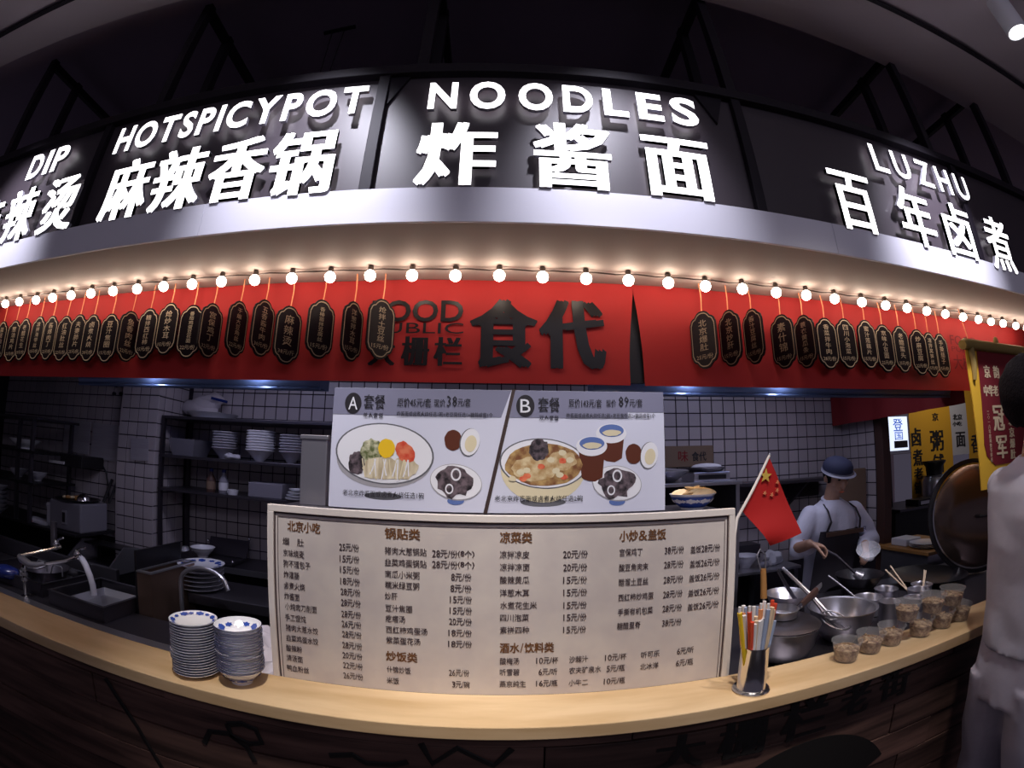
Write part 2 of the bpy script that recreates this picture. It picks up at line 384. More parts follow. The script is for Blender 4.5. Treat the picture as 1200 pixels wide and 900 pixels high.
MENU = [
    ('爆\u3000肚',-0.642,-0.568,-0.252,'n'), ('京味烧麦',-0.641,-0.568,-0.288,'n'), ('狗不理包子',-0.641,-0.548,-0.321,'n'), ('炸灌肠',-0.64,-0.586,-0.356,'n'), ('卤煮火烧',-0.64,-0.567,-0.39,'n'),
    ('炸酱面',-0.64,-0.587,-0.424,'n'), ('小炖肉刀削面',-0.64,-0.53,-0.457,'n'), ('手工馄饨',-0.641,-0.568,-0.493,'n'), ('猪肉大葱水饺',-0.641,-0.529,-0.527,'n'), ('韭菜鸡蛋水饺',-0.642,-0.53,-0.562,'n'),
    ('酸辣粉',-0.643,-0.587,-0.596,'n'), ('清汤面',-0.644,-0.587,-0.63,'n'), ('鸭血粉丝',-0.646,-0.568,-0.665,'n'), ('25元/份',-0.457,-0.395,-0.254,'p'), ('15元/份',-0.456,-0.394,-0.289,'p'),
    ('15元/份',-0.455,-0.394,-0.322,'p'), ('18元/份',-0.455,-0.393,-0.357,'p'), ('28元/份',-0.454,-0.392,-0.39,'p'), ('28元/份',-0.454,-0.392,-0.424,'p'), ('28元/份',-0.454,-0.392,-0.46,'p'),
    ('26元/份',-0.454,-0.392,-0.492,'p'), ('28元/份',-0.454,-0.392,-0.525,'p'), ('28元/份',-0.455,-0.392,-0.561,'p'), ('20元/份',-0.456,-0.393,-0.595,'p'), ('22元/份',-0.456,-0.393,-0.629,'p'),
    ('26元/份',-0.457,-0.394,-0.664,'p'), ('猪肉大葱锅贴',-0.32,-0.192,-0.255,'n'), ('韭菜鸡蛋锅贴',-0.32,-0.192,-0.29,'n'), ('南瓜小米粥',-0.319,-0.213,-0.325,'n'), ('糯米绿豆粥',-0.319,-0.214,-0.358,'n'),
    ('炒肝',-0.319,-0.28,-0.392,'n'), ('豆汁焦圈',-0.319,-0.236,-0.429,'n'), ('疙瘩汤',-0.319,-0.258,-0.462,'n'), ('西红柿鸡蛋汤',-0.32,-0.191,-0.497,'n'), ('紫菜蛋花汤',-0.32,-0.213,-0.531,'n'),
    ('28元/份(8个)',-0.179,-0.057,-0.257,'p'), ('28元/份(8个)',-0.179,-0.057,-0.289,'p'), ('8元/份',-0.124,-0.065,-0.325,'p'), ('8元/份',-0.126,-0.065,-0.359,'p'),
    ('15元/份',-0.128,-0.064,-0.393,'p'), ('15元/份',-0.129,-0.064,-0.427,'p'), ('20元/份',-0.131,-0.064,-0.461,'p'), ('18元/份',-0.133,-0.064,-0.497,'p'), ('18元/份',-0.134,-0.064,-0.532,'p'),
    ('什锦炒饭',-0.32,-0.245,-0.628,'n'), ('26元/份',-0.133,-0.072,-0.627,'p'), ('米饭',-0.321,-0.282,-0.666,'n'), ('3元/碗',-0.124,-0.071,-0.666,'p'), ('凉拌凉皮',0.013,0.101,-0.256,'n'),
    ('凉拌凉面',0.014,0.102,-0.293,'n'), ('酸辣黄瓜',0.014,0.102,-0.331,'n'), ('洋葱木耳',0.014,0.102,-0.37,'n'), ('水煮花生米',0.015,0.125,-0.408,'n'), ('四川泡菜',0.015,0.102,-0.446,'n'),
    ('素拼四种',0.015,0.103,-0.485,'n'), ('20元/份',0.196,0.269,-0.257,'p'), ('20元/份',0.197,0.268,-0.296,'p'), ('15元/份',0.197,0.268,-0.334,'p'), ('15元/份',0.198,0.269,-0.372,'p'),
    ('15元/份',0.199,0.269,-0.411,'p'), ('15元/份',0.2,0.269,-0.449,'p'), ('15元/份',0.2,0.269,-0.488,'p'), ('宫保鸡丁',0.362,0.436,-0.257,'n'), ('酸豆角肉末',0.361,0.455,-0.303,'n'),
    ('醋溜土豆丝',0.361,0.456,-0.348,'n'), ('西红柿炒鸡蛋',0.361,0.475,-0.395,'n'), ('手撕有机包菜',0.361,0.475,-0.441,'n'), ('糖醋里脊',0.361,0.437,-0.485,'n'), ('38元/份',0.504,0.567,-0.259,'p'),
    ('28元/份',0.503,0.567,-0.303,'p'), ('28元/份',0.503,0.567,-0.35,'p'), ('28元/份',0.503,0.567,-0.396,'p'), ('28元/份',0.503,0.567,-0.441,'p'), ('38元/份',0.504,0.568,-0.488,'p'),
    ('盖饭28元/份',0.588,0.69,-0.262,'p'), ('盖饭26元/份',0.587,0.69,-0.307,'p'), ('盖饭26元/份',0.586,0.691,-0.352,'p'), ('盖饭26元/份',0.585,0.692,-0.399,'p'), ('盖饭26元/份',0.585,0.693,-0.444,'p'),
    ('酸梅汤',0.016,0.075,-0.585,'n'), ('10元/杯',0.123,0.189,-0.585,'n'), ('沙棘汁',0.22,0.279,-0.585,'n'), ('10元/杯',0.329,0.396,-0.586,'n'), ('听可乐',0.441,0.503,-0.587,'n'),
    ('6元/听',0.559,0.616,-0.588,'n'), ('听雪碧',0.016,0.076,-0.622,'n'), ('6元/听',0.131,0.187,-0.623,'n'), ('农夫矿泉水',0.22,0.321,-0.622,'n'), ('5元/瓶',0.336,0.393,-0.624,'n'),
    ('北冰洋',0.44,0.502,-0.627,'n'), ('6元/瓶',0.558,0.617,-0.629,'n'), ('燕京纯生',0.015,0.096,-0.662,'n'), ('16元/瓶',0.124,0.189,-0.662,'n'), ('小牛二',0.221,0.282,-0.664,'n'),
    ('10元/瓶',0.329,0.396,-0.667,'n'), ('北京小吃',-0.627,-0.514,-0.204,'h'), ('锅贴类',-0.32,-0.211,-0.204,'h'), ('炒饭类',-0.322,-0.223,-0.583,'h'), ('凉菜类',0.013,0.109,-0.206,'h'),
    ('酒水/饮料类',0.015,0.177,-0.542,'h'), ('小炒&盖饭',0.361,0.509,-0.208,'h'),
]

# ================================================================ THE SETTING
def struct(name, mb, m, parent=None, smooth=False, bevel=0, org=(0, 0, 0)):
    if parent: return part(name, mb, m, parent, smooth, bevel=bevel)
    o = single(name, mb, m, org, kind='structure', smooth=smooth, bevel=bevel); return o
FL = -EYE
struct('floor', MB().box(-7, 7, -4, 7, FL - 0.1, FL), M['stone'])
# hall ceiling: dark slab behind, pale board in front with its slanting edge
struct('ceiling', MB().box(-8, 8, -4, 7.6, 2.34, 2.42), M['ceil'])
def edgeY(x): return (2.2 + 0.0726 * x) / 1.687
def edgeY2(x): return (2.2 + 0.0275 * x) / 2.19
cb = MB()
X0, X1 = -7.5, 7.5
def slab(ya0, ya1, yb0, yb1, z0, z1):
    vs = [(X0, ya0, z0), (X1, ya1, z0), (X1, yb1, z0), (X0, yb0, z0), (X0, ya0, z1), (X1, ya1, z1), (X1, yb1, z1), (X0, yb0, z1)]
    return MB().add(vs, [(3, 2, 1, 0), (4, 5, 6, 7), (0, 1, 5, 4), (1, 2, 6, 5), (2, 3, 7, 6), (3, 0, 4, 7)])
s = slab(edgeY2(X0), edgeY2(X1), edgeY(X0), edgeY(X1), 2.20, 2.338)
struct('ceiling_edge_board', s, M['ceil2'])
s = slab(-3.9, -3.9, edgeY2(X0) - 0.02, edgeY2(X1) - 0.02, 2.215, 2.338)
struct('ceiling_front_board', s, M['ceil2'])
struct('trim_1', slab(edgeY2(X0) - 0.022, edgeY2(X1) - 0.022, edgeY2(X0) + 0.002, edgeY2(X1) + 0.002, 2.185, 2.2), M['blacksteel'])
struct('wall_far', MB().box(-7.5, 7.5, 6.9, 7.0, FL, 2.34), M['ceil'])

# tiled walls: grout slab, then tiles laid one by one; those the stall's front hides are joined
PITCH = 0.1
tile_bm = bmesh.new(); bmesh.ops.create_cube(tile_bm, size=1)
for v in tile_bm.verts: v.co = Vector((v.co.x * 0.0935, v.co.y * 0.005, v.co.z * 0.0935))
for v in tile_bm.verts:
    if v.co.y < 0: v.co.x *= 0.97; v.co.z *= 0.97
TILE = bpy.data.meshes.new('tile'); tile_bm.to_mesh(tile_bm and TILE); tile_bm.free(); TILE.materials.append(M['tile'])
def tiled(wall, origin, ax, nx, z0, nz, seen, face):
    """tiles on a plane: origin = lower corner, ax = unit vector along the wall, face = rotation about z"""
    rest = MB(); n = 0
    for i in range(nx):
        for k in range(nz):
            p = Vector(origin) + Vector(ax) * (PITCH * (i + 0.5)) + Vector((0, 0, z0 + PITCH * (k + 0.5)))
            R = Euler((0, 0, face)).to_matrix()
            jit = Vector((0, (random.random() - 0.5) * 0.0015, 0))
            if seen(p, i, k) and n < 300:
                o = bpy.data.objects.new('tile', TILE); C.objects.link(o); o.parent = wall
                o.location = p + R @ jit - Vector(ORG[wall.name]); o.rotation_euler = (0, 0, face); n += 1
            else:
                vs = [R @ v.co + p for v in TILE.vertices]
                rest.add(vs, [tuple(f.vertices) for f in TILE.polygons])
    if rest.v: part('tile_field', rest, M['tile'], wall, kind='stuff')
wb = struct('wall_back', MB().box(-2.465, 2.93, 3.303, 3.42, FL, 0.78), M['grout'])
tiled(wb, (-2.465, 3.302, 0), (1, 0, 0), 54, -0.82, 16,
      lambda p, i, k: ((p.x < -1.12 and p.z > -0.80 and p.z < 0.58) or (p.x > 1.22 and -0.42 < p.z < 0.56)), 0)
wp = struct('wall_pillar', MB().box(-2.82, -2.4692, 2.853, 3.42, FL, 0.78), M['grout'])
tiled(wp, (-2.82 - 0.02, 2.852, 0), (1, 0, 0), 4, -0.92, 17, lambda p, i, k: p.z < 0.58, 0)
tiled(wp, (-2.468, 2.852, 0), (0, 1, 0), 4, -0.92, 17, lambda p, i, k: p.z < 0.58, PI / 2)
wl = struct('wall_left', MB().box(-5.0, -2.822, 2.933, 3.05, FL, 0.78), M['grout'])
tiled(wl, (-4.62, 2.932, 0), (1, 0, 0), 18, -0.72, 13, lambda p, i, k: p.z < 0.56 and p.x > -4.6, 0)
wr = struct('wall_right', MB().box(2.933, 3.0, 2.90, 3.42, FL, 0.78), M['grout'])
tiled(wr, (2.932, 2.90, 0), (0, 1, 0), 4, -0.72, 14, lambda p, i, k: p.z < 0.5 and p.z > -0.5, -PI / 2)
struct('wall_side', MB().box(-5.1, -4.62, 1.3, 2.93, FL, 0.78), M['black'])
struct('trim_2', MB().box(2.932, 3.02, 2.81, 2.897, FL, 0.775), M['darkwood'], bevel=0.004)

# stall canopy: white fascia band in panels, soffit under it, dark panel behind the letters
fa = struct('trim_3', MB().box(-4.4, 4.4, 1.372, 1.40, 0.78, 0.914), M['signback'])
for a, b in ((-4.4, -3.56), (-3.56, -1.12), (-1.12, 1.32), (1.32, 3.76), (3.76, 4.4)):
    part('fascia_panel', MB().box(a + 0.001, b - 0.001, 1.36, 1.372, 0.777, 0.914), M['fascia'], fa, bevel=0.001)
struct('ceiling_soffit', MB().box(-4.4, 4.4, 1.374, 3.42, 0.778, 0.80), M['soffit'])
struct('trim_4', MB().box(-4.4, 3.7, 1.885, 1.90, 0.345, 0.778), M['black'])           # added black sheet, stands in for the shade seen through the banner slit
sf = thing('sign_frame', 'long black steel frame and dark panel behind the glowing signboard letters', 'sign frame', (0, 1.40, 0.90))
part('back_panel', MB().box(-4.4, 4.4, 1.398, 1.41, 0.90, 1.50), M['signback'], sf)
part('top_rail', MB().box(-4.4, 4.4, 1.36, 1.41, 1.495, 1.545), M['blacksteel'], sf, bevel=0.003)
for x in (-3.4, -1.93, -0.475, 0.99, 2.45, 3.9):
    part('upright', MB().box(x - 0.022, x + 0.022, 1.37, 1.398, 0.914, 1.497), M['blacksteel'], sf, bevel=0.002)
for x in (-0.50, 0.93):
    part('reflection_wedge', MB().prism([(x, 1.497), (x + (0.13 if x < 0 else -0.13), 1.497), (x + (0.05 if x < 0 else -0.05), 1.34)], 1.385, 1.397), M['blacksteel'], sf)  # dark wedges added in place of a reflection on the panel
hp = None
for x in (-2.90, -1.61, -0.325, 0.98, 2.275, 3.14):
    lab = {-2.90: 'square black hanger posts above the leftmost sign words', -1.61: 'square black hanger posts above the four hotpot characters', -0.325: 'square black hanger posts above the first letter of NOODLES',
           0.98: 'square black hanger posts just right of the last letter of NOODLES', 2.275: 'square black hanger posts above the word LUZHU', 3.14: 'square black hanger posts at the right end, beyond LUZHU'}[x]
    t = thing('hanger_post', lab, 'post', (x, 1.38, 1.545), 'posts that hang the sign frame from the ceiling')
    part('front_post', MB().box(x - 0.024, x + 0.024, 1.362, 1.408, 1.545, 2.30), M['blacksteel'], t, bevel=0.002)
    part('rear_post', MB().box(x - 0.024, x + 0.024, 1.62, 1.668, 1.30, 2.30), M['blacksteel'], t, bevel=0.002)
    part('cross_beam', MB().box(x - 0.02, x + 0.02, 1.408, 2.9, 2.24, 2.29), M['blacksteel'], t, bevel=0.002)
# thin wire hangers on the dark ceiling
for x, y, lab in ((-0.93, 1.7, 'thin wire hanger on the dark ceiling left of NOODLES'), (0.62, 2.1, 'thin wire hanger on the dark ceiling above the E of NOODLES')):
    t = thing('ceiling_wire_hanger', lab, 'hanger', (x, y, 2.3))
    part('cross_bar', MB().tube([(x - 0.08, y, 2.27), (x + 0.10, y, 2.30)], 0.012, 8), M['blacksteel'], t)
    for d in (-0.03, 0.04): part('wire', MB().tube([(x + d, y, 2.28), (x + d * 0.4, y, 1.45)], 0.0035, 6), M['blacksteel'], t)
# walkway ceiling downlight, the one in view
def downlight(x, y, lab):
    t = thing('downlight', lab, 'ceiling lamp', (x, y, 2.2))
    part('can', MB().lathe((x, y, 0), [(0.0, 2.21), (0.062, 2.21), (0.064, 2.205), (0.064, 1.955), (0.058, 1.955), (0.05, 1.975)], 28, cap0=False), M['whiteplastic'], t, smooth=True)
    part('lens', MB().lathe((x, y, 0), [(0.0, 1.972), (0.05, 1.972)], 28, cap0=False), M['lampface'], t)
downlight(2.56, 0.655, 'white cylindrical ceiling downlight at the top right corner')

# ---------------------------------------------------------------- the sign letters
SIGN = dict(
 left=('spicy_dip_sign', 'glowing white sign DIP over 麻辣烫 at the far left', [('D', -2.50, -2.375, 1.275, 1.425), ('I', -2.345, -2.305, 1.275, 1.425), ('P', -2.275, -2.16, 1.275, 1.425)], [('麻', -2.90, -2.62, .91, 1.21), ('辣', -2.56, -2.28, .91, 1.21), ('烫', -2.21, -1.93, .91, 1.21)]),
 hot=('hotpot_sign', 'glowing white sign HOTSPICYPOT over 麻辣香锅', None, [('麻', -1.735, -1.455, .905, 1.205), ('辣', -1.435, -1.165, .905, 1.205), ('香', -1.140, -0.885, .91, 1.205), ('锅', -0.865, -0.60, .905, 1.20)]),
 noo=('noodle_sign', 'glowing white sign NOODLES over 炸酱面 in the middle', [('N', -.280, -.171, 1.273, 1.416), ('O', -.124, .010, 1.271, 1.420), ('O', .060, .190, 1.271, 1.420), ('D', .228, .344, 1.273, 1.418), ('L', .385, .482, 1.273, 1.418), ('E', .522, .625, 1.273, 1.418), ('S', .660, .775, 1.269, 1.422)], [('炸', -.299, -.014, .917, 1.200), ('酱', .113, .394, .917, 1.212), ('面', .512, .785, .917, 1.190)]),
 luz=('luzhu_sign', 'glowing white sign LUZHU over 百年卤煮 at the right', [('L', 1.705, 1.805, 1.262, 1.415), ('U', 1.855, 1.975, 1.262, 1.415), ('Z', 2.035, 2.155, 1.262, 1.415), ('H', 2.205, 2.32, 1.262, 1.415), ('U', 2.375, 2.49, 1.262, 1.415)], [('百', 1.365, 1.610, .90, 1.190), ('年', 1.775, 2.035, .895, 1.205), ('卤', 2.125, 2.385, .895, 1.200), ('煮', 2.525, 2.800, .885, 1.205)]),
)
word = 'HOTSPICYPOT'
wd = {c: (lambda g: g[3] - g[2])(text_geo(c, 0.03)) for c in word}
tot = sum(wd[c] for c in word); gap = 0.022; span = -0.525 - (-1.785)
sx = (span - gap * (len(word) - 1)) / tot; x = -1.785; L = []
for c in word:
    L.append((c, x, x + wd[c] * sx, 1.272, 1.420)); x += wd[c] * sx + gap
SIGN['hot'] = (SIGN['hot'][0], SIGN['hot'][1], L, SIGN['hot'][3])
for key, (nm, lab, let, chs) in SIGN.items():
    x0 = min(l[1] for l in let + chs)
    t = thing(nm, lab, 'sign', (x0, 1.36, 0.914))
    for c, a, b, z0, z1 in let:
        part('letter', text_into(MB(), c, a, b, z0, z1, 1.352, off=0.030 if key != 'luz' else 0.012, res=4, depth=0.017), [M['letter'], M['letterside']], t)
    for c, a, b, z0, z1 in chs:
        part('character', text_into(MB(), c, a, b, z0, z1, 1.352, off=0.016 if key != 'luz' else 0.012, res=3, smear=0.0065 if key != 'luz' else 0.003, depth=0.017), [M['letter'], M['letterside']], t)

# ---------------------------------------------------------------- red banners with their print
def cloth(x_of, nx, nz, z0, z1, y, amp, seed):
    mb = MB(); vs = []
    for k in range(nz + 1):
        z = z0 + (z1 - z0) * k / nz
        a, b = x_of(z)
        for i in range(nx + 1):
            x = a + (b - a) * i / nx
            vs.append((x, y + amp * (noise.noise(Vector((x * 2.2, z * 3, seed))) - 0.2) * (1 if 0 < k else 1.2), z))
    n = nx + 1
    fs = [(k * n + i, k * n + i + 1, (k + 1) * n + i + 1, (k + 1) * n + i) for k in range(nz) for i in range(nx)]
    m = len(vs)
    vs2 = vs + [(x, yy + 0.002, z) for x, yy, z in vs]
    bd = [(i, i + 1) for i in range(nx)] + [(nz * n + i + 1, nz * n + i) for i in range(nx)] + [((k + 1) * n, k * n) for k in range(nz)] + [(k * n + nx, (k + 1) * n + nx) for k in range(nz)]
    return mb.add(vs2, fs + [tuple(i + m for i in reversed(f)) for f in fs] + [(b, a, a + m, b + m) for a, b in bd])
def slitL(z): t = max(0, min(1, (0.745 - z) / 0.42)); return 0.585 - 0.030 * math.sin(t * PI * 0.55)
def slitR(z): t = max(0, min(1, (0.745 - z) / 0.42)); return 0.5855 + 0.033 * math.sin(t * PI * 0.5)
YB = 1.862
b1 = thing('stall_banner', 'long red cloth banner printed FOOD PUBLIC 大栅栏 食代, left of the slit', 'banner', (-1.4, YB, 0.33))
part('cloth', cloth(lambda z: (-4.40, slitL(z)), 140, 12, 0.330, 0.776, YB, 0.012, 1), M['red'], b1, smooth=True)
def pr(parent, body, x0, x1, z0, z1, y, m='bannerink', off=0.0, smear=0.0, nm='lettering', res=3):
    return part(nm, text_into(MB(), body, x0, x1, z0, z1, y, off=off, smear=smear, res=res), M[m], parent)
yp = YB - 0.010
pr(b1, 'FOOD', -0.535, -0.143, 0.584, 0.680, yp, off=0.02)
pr(b1, 'PUBLIC', -0.535, -0.140, 0.533, 0.580, yp, off=0.0)
pr(b1, '大', -0.535, -0.420, 0.395, 0.520, yp, off=0.008, smear=0.004)
pr(b1, '栅', -0.395, -0.277, 0.397, 0.520, yp, off=0.008, smear=0.004)
pr(b1, '栏', -0.260, -0.141, 0.397, 0.518, yp, off=0.008, smear=0.004)
pr(b1, '食', -0.115, 0.166, 0.393, 0.687, yp, off=0.014, smear=0.012)
pr(b1, '代', 0.172, 0.453, 0.393, 0.690, yp, off=0.014, smear=0.012)
b2 = thing('stall_banner', 'red cloth banner right of the slit, with black print near its right end', 'banner', (1.9, YB, 0.33))
part('cloth', cloth(lambda z: (slitR(z), 3.75), 90, 12, 0.330, 0.776, YB, 0.012, 5), M['red'], b2, smooth=True)
pr(b2, 'FOOD', 2.66, 2.97, 0.605, 0.665, yp, m='reddk', off=-0.0)
pr(b2, 'PUBLIC', 2.66, 2.97, 0.565, 0.595, yp, m='reddk')
pr(b2, '大栅栏', 2.66, 2.97, 0.455, 0.545, yp, m='reddk', off=0.004)
# the return banner along the right side of the stall
sb = MB(); n = 24
vs = []
for k in range(2):
    for i in range(n + 1):
        y = 1.90 + (3.28 - 1.90) * i / n
        vs.append((2.80 + 0.02 * math.sin(i * 0.9), y, 0.262 + 0.45 * k))
sb.add(vs + [(x + 0.003, y, z) for x, y, z in vs], [(i, i + 1, i + n + 2, i + n + 1) for i in range(n)] + [(i + n + 1 + 2 * n + 2, i + n + 2 + 2 * n + 2, i + 1 + 2 * n + 2, i + 2 * n + 2) for i in range(n)])
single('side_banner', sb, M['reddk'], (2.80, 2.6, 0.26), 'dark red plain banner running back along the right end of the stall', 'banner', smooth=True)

# ---------------------------------------------------------------- festoon bulbs
YL = 1.71
cab = MB().tube([(-3.2 + 0.0855 * i, YL + 0.012 + 0.003 * math.sin(i * 2.1), 0.7665 - (0.004 if i % 2 else 0)) for i in range(77)], 0.0035, 6)
single('festoon_cable', cab, M['cable'], (0, YL, 0.7665), 'thin dark cable that carries the row of glowing bulbs under the soffit', 'cable', smooth=True)
ORD = ['zeroth', 'first', 'second', 'third', 'fourth', 'fifth', 'sixth', 'seventh', 'eighth', 'ninth', 'tenth', 'eleventh', 'twelfth', 'thirteenth', 'fourteenth', 'fifteenth', 'sixteenth', 'seventeenth', 'eighteenth', 'nineteenth', 'twentieth', 'twenty-first']
bx = thing('festoon_bulb', 'glowing round warm white bulb in the row above the red banner', 'bulb', (0, YL, 0.7665), 'glowing bulbs strung above the red banner')
part('glass', MB().lathe((0, YL, 0), [(0.002, 0.7105), (0.011, 0.7125), (0.0195, 0.720), (0.0230, 0.732), (0.0215, 0.743), (0.013, 0.753), (0.009, 0.756)], 14), M['bulb'], bx, smooth=True)
part('socket', MB().lathe((0, YL, 0), [(0.011, 0.754), (0.012, 0.757), (0.012, 0.772), (0.009, 0.777)], 12, cap1=True), M['cable'], bx, smooth=True)
BU = [-1.703, -1.605, -1.503, -1.404, -1.308, -1.207, -1.107, -1.007, -0.905, -0.806, -0.708, -0.607, -0.504, -0.402, -0.301, -0.2, -0.099, 0.002, 0.102, 0.204, 0.306, 0.407, 0.507, 0.612, 0.716, 0.817, 0.92, 1.028, 1.13, 1.23, 1.33, 1.437, 1.544, 1.646, 1.736, 1.83, 1.932]
for i, t in enumerate([-1.80] + BU + [2.03]):
    o = bx if i == 0 else dup(bx, (0, 0, 0))
    k = i - 21
    o['label'] = 'glowing bulb directly above the dark slit in the banner' if k == 0 else '%s glowing bulb to the %s of the one above the banner slit' % (ORD[abs(k)], 'left' if k < 0 else 'right')
    o.location = (t * YL, YL + random.uniform(-0.003, 0.003), 0.7665 + random.uniform(-0.003, 0.001))

# ---------------------------------------------------------------- hanging dish plaques
def tag_outline(s=1.0, sz=None):
    sz = sz or s
    R = [(0, .127), (.014, .1255), (.026, .119), (.034, .110), (.040, .102), (.050, .0985), (.0575, .091), (.0605, .082), (.0645, .074), (.0655, .060), (.0655, -.060), (.0645, -.074), (.0605, -.082), (.0575, -.091), (.050, -.0985), (.040, -.102), (.034, -.110), (.026, -.119), (.014, -.1255), (0, -.127)]
    pts = R + [(-x, z) for x, z in reversed(R[1:-1])]
    return [(x * s, z * sz) for x, z in pts]
YT = 1.795
def plaque(t, z, width, dish, price, label, sign):
    x = t * YT
    # turn about the string so that it shows the photographed width
    full = 0.0728; best = 0; bd = 9
    for k in range(0, 80):
        a = math.radians(k) * sign
        app = abs(math.cos(a) - t * math.sin(a)) * full
        if abs(app - width) < bd - 1e-4: bd = abs(app - width); best = a
    g = thing('dish_plaque', label, 'hanging plaque', (x, YT, z), 'black dish plaques hanging before the red banner')
    o = Vector((x, YT, z))
    body = MB().prism(tag_outline(), -0.004, 0.004)
    col = 'gold' if abs(best) < 0.8 else 'golddk'  # plaques turned far away take the gold with shade painted in
    def loc(name, mb, m):
        me = mb.mesh(name, m); q = bpy.data.objects.new(name, me); C.objects.link(q); q.parent = g; ORG[q.name] = tuple(o); return q
    bd_ = loc('board', body, M['tag'])
    gb_ = loc('gold_border', MB().ring(tag_outline(.86, .90), tag_outline(.905, .935), -0.0052, -0.0038), M[col])
    n = len(dish)
    if n <= 4: zt, zb = .088, -.052
    else: zt, zb = .094, -.056
    tx = MB(); h = (zt - zb) / n; wch = min(.046, h * 1.15) / 2
    for i, c in enumerate(dish):
        text_into(tx, c, -wch, wch, zt - h * (i + 1) + h * .08, zt - h * i - h * .04, -0.0048, off=0.008, res=1)
    text_into(tx, price, -.041, .041, -.086, -.064, -0.0048, off=0.010, res=1)
    q = loc('dish_name', tx, M[col]); q['kind'] = 'stuff'; q.parent = bd_; gb_.parent = bd_
    loc('string', MB().tube([(0, 0.0, .125), (0.004, 0.0, .125 + (0.778 - z - .125) * .5), (random.uniform(-.004, .004), 0.0, 0.778 - z)], 0.0028, 6), M['string'])
    g.rotation_euler = (0, 0, best)
TAGS = [(-1.68, .363, .225, .071, '蒜泥白肉', '22元/份', 'leftmost plaque of the row, cut by the photo edge'),
 (-1.597, .365, .221, .083, '葱油鸡片', '22元/份', 'second plaque from the left end'), (-1.532, .359, .234, .058, '老醋花生', '15元/份', 'third plaque from the left end, half turned'),
 (-1.449, .369, .228, .074, '凉拌海带丝', '15元/份', 'fourth plaque from the left end'), (-1.377, .365, .228, .066, '酱爆肉丁', '22元/份', 'fifth plaque from the left end'),
 (-1.302, .364, .221, .078, '红油肚丝', '22元/份', 'sixth plaque from the left end'), (-1.235, .366, .222, .076, '夫妻肺片', '25元/份', 'seventh plaque from the left end'),
 (-1.169, .362, .219, .075, '卤煮火烧', '28元/份', ''), (-1.088, .358, .219, .078, '豆汁焦圈', '15元/份', ''), (-1.006, .362, .221, .086, '鱼香肉丝', '22元/份', ''),
 (-.936, .366, .227, .036, '糖拌西红柿', '15元/份', 'turned almost edge-on between 鱼香肉丝 and the next'), (-.863, .381, .236, .070, '炝炒木耳', '15元/份', ''), (-.783, .371, .227, .078, '番茄鸡蛋豆花面', '22元/份', ''),
 (-.719, .37, .23, .070, '宫保鸡丁', '32元/份', ''), (-.638, .376, .229, .042, '干煸大豆角丝', '22元/份', 'half turned, right of 宫保鸡丁'), (-.565, .376, .231, .062, '五香酱牛肉', '30元/份', ''), (-.494, .358, .213, .070, '麻辣烫', '38元/斤', ''),
 (-.411, .371, .227, .068, '香椿苗拌豆腐丝', '15元/份', ''), (-.332, .366, .22, .049, '洋葱拌木耳', '15元/份', ''), (-.264, .369, .228, .064, '炝拌土豆丝', '15元/份', ''),
 (.488, .363, .218, .070, '北京爆肚', '25元/份', ''), (.561, .37, .226, .059, '北京炒肝', '15元/份', ''), (.629, .375, .236, .040, '酱汁豆腐丝', '15元/份', 'turned nearly edge-on right of 北京炒肝'), (.718, .367, .226, .074, '素什锦', '15元/份', ''),
 (.791, .37, .23, .043, '蓑衣黄瓜条', '15元/份', 'half turned, just right of 素什锦'), (.867, .37, .227, .058, '香菜拌牛肉', '28元/份', ''), (.94, .375, .229, .060, '四川小泡菜', '15元/份', ''), (1.023, .375, .233, .036, '蜜汁莲藕片', '15元/份', 'turned nearly edge-on, fifth to the left of the white pennant rod'),
 (1.095, .368, .224, .078, '京味小豆面', '22元/份', ''), (1.171, .368, .226, .066, '老醋蜇头', '25元/份', ''), (1.255, .365, .22, .084, '炒麻豆腐', '22元/份', 'largest looking plaque near the right end'), (1.315, .358, .217, .070, '凉拌莴笋丝', '15元/份', 'last but one plaque at the right end'), (1.375, .358, .217, .068, '手撕茄子', '15元/份', 'rightmost plaque, nearest the gold-framed pennant')]
for i, (t, a, b, wd_, dish, price, extra) in enumerate(TAGS):
    lab = 'black plaque reading %s, %s one to the %s' % (dish, ORD[20 - i] if i < 20 else ORD[i - 19], 'left of the FOOD print' if i < 20 else 'right of the banner slit') + (', turned edge-on' if wd_ < .045 else '')
    plaque(t, (a + b) / 2 * YT, wd_, dish, price, lab, -1 if t > 0 else 1)

# ---------------------------------------------------------------- range hoods behind the banner
def hood(x0, x1, lab):
    t = thing('range_hood', lab, 'range hood', ((x0 + x1) / 2, 2.3, 0.31))
    prof = [(2.00, 0.318), (1.985, 0.325), (1.975, 0.345), (1.985, 0.40), (2.04, 0.60), (2.04, 0.775), (2.10, 0.775), (2.10, 0.322)]
    n = len(prof)
    part('shell', MB().add([(x0, y, z) for y, z in prof] + [(x1, y, z) for y, z in prof], [tuple(range(n)), tuple(range(2 * n - 1, n - 1, -1))] + [(i, (i + 1) % n, (i + 1) % n + n, i + n) for i in range(n) if i != n - 1]), M['steelbl'], t, smooth=True)
    part('lip', MB().tube([(x0, 1.99, 0.316), (x1, 1.99, 0.316)], 0.008, 8), M['steelbl'], t, smooth=True)
hood(-2.36, -0.79, 'blue steel range hood showing below the banner at the left')
hood(0.42, 2.76, 'blue steel range hood showing below the banner at the right')

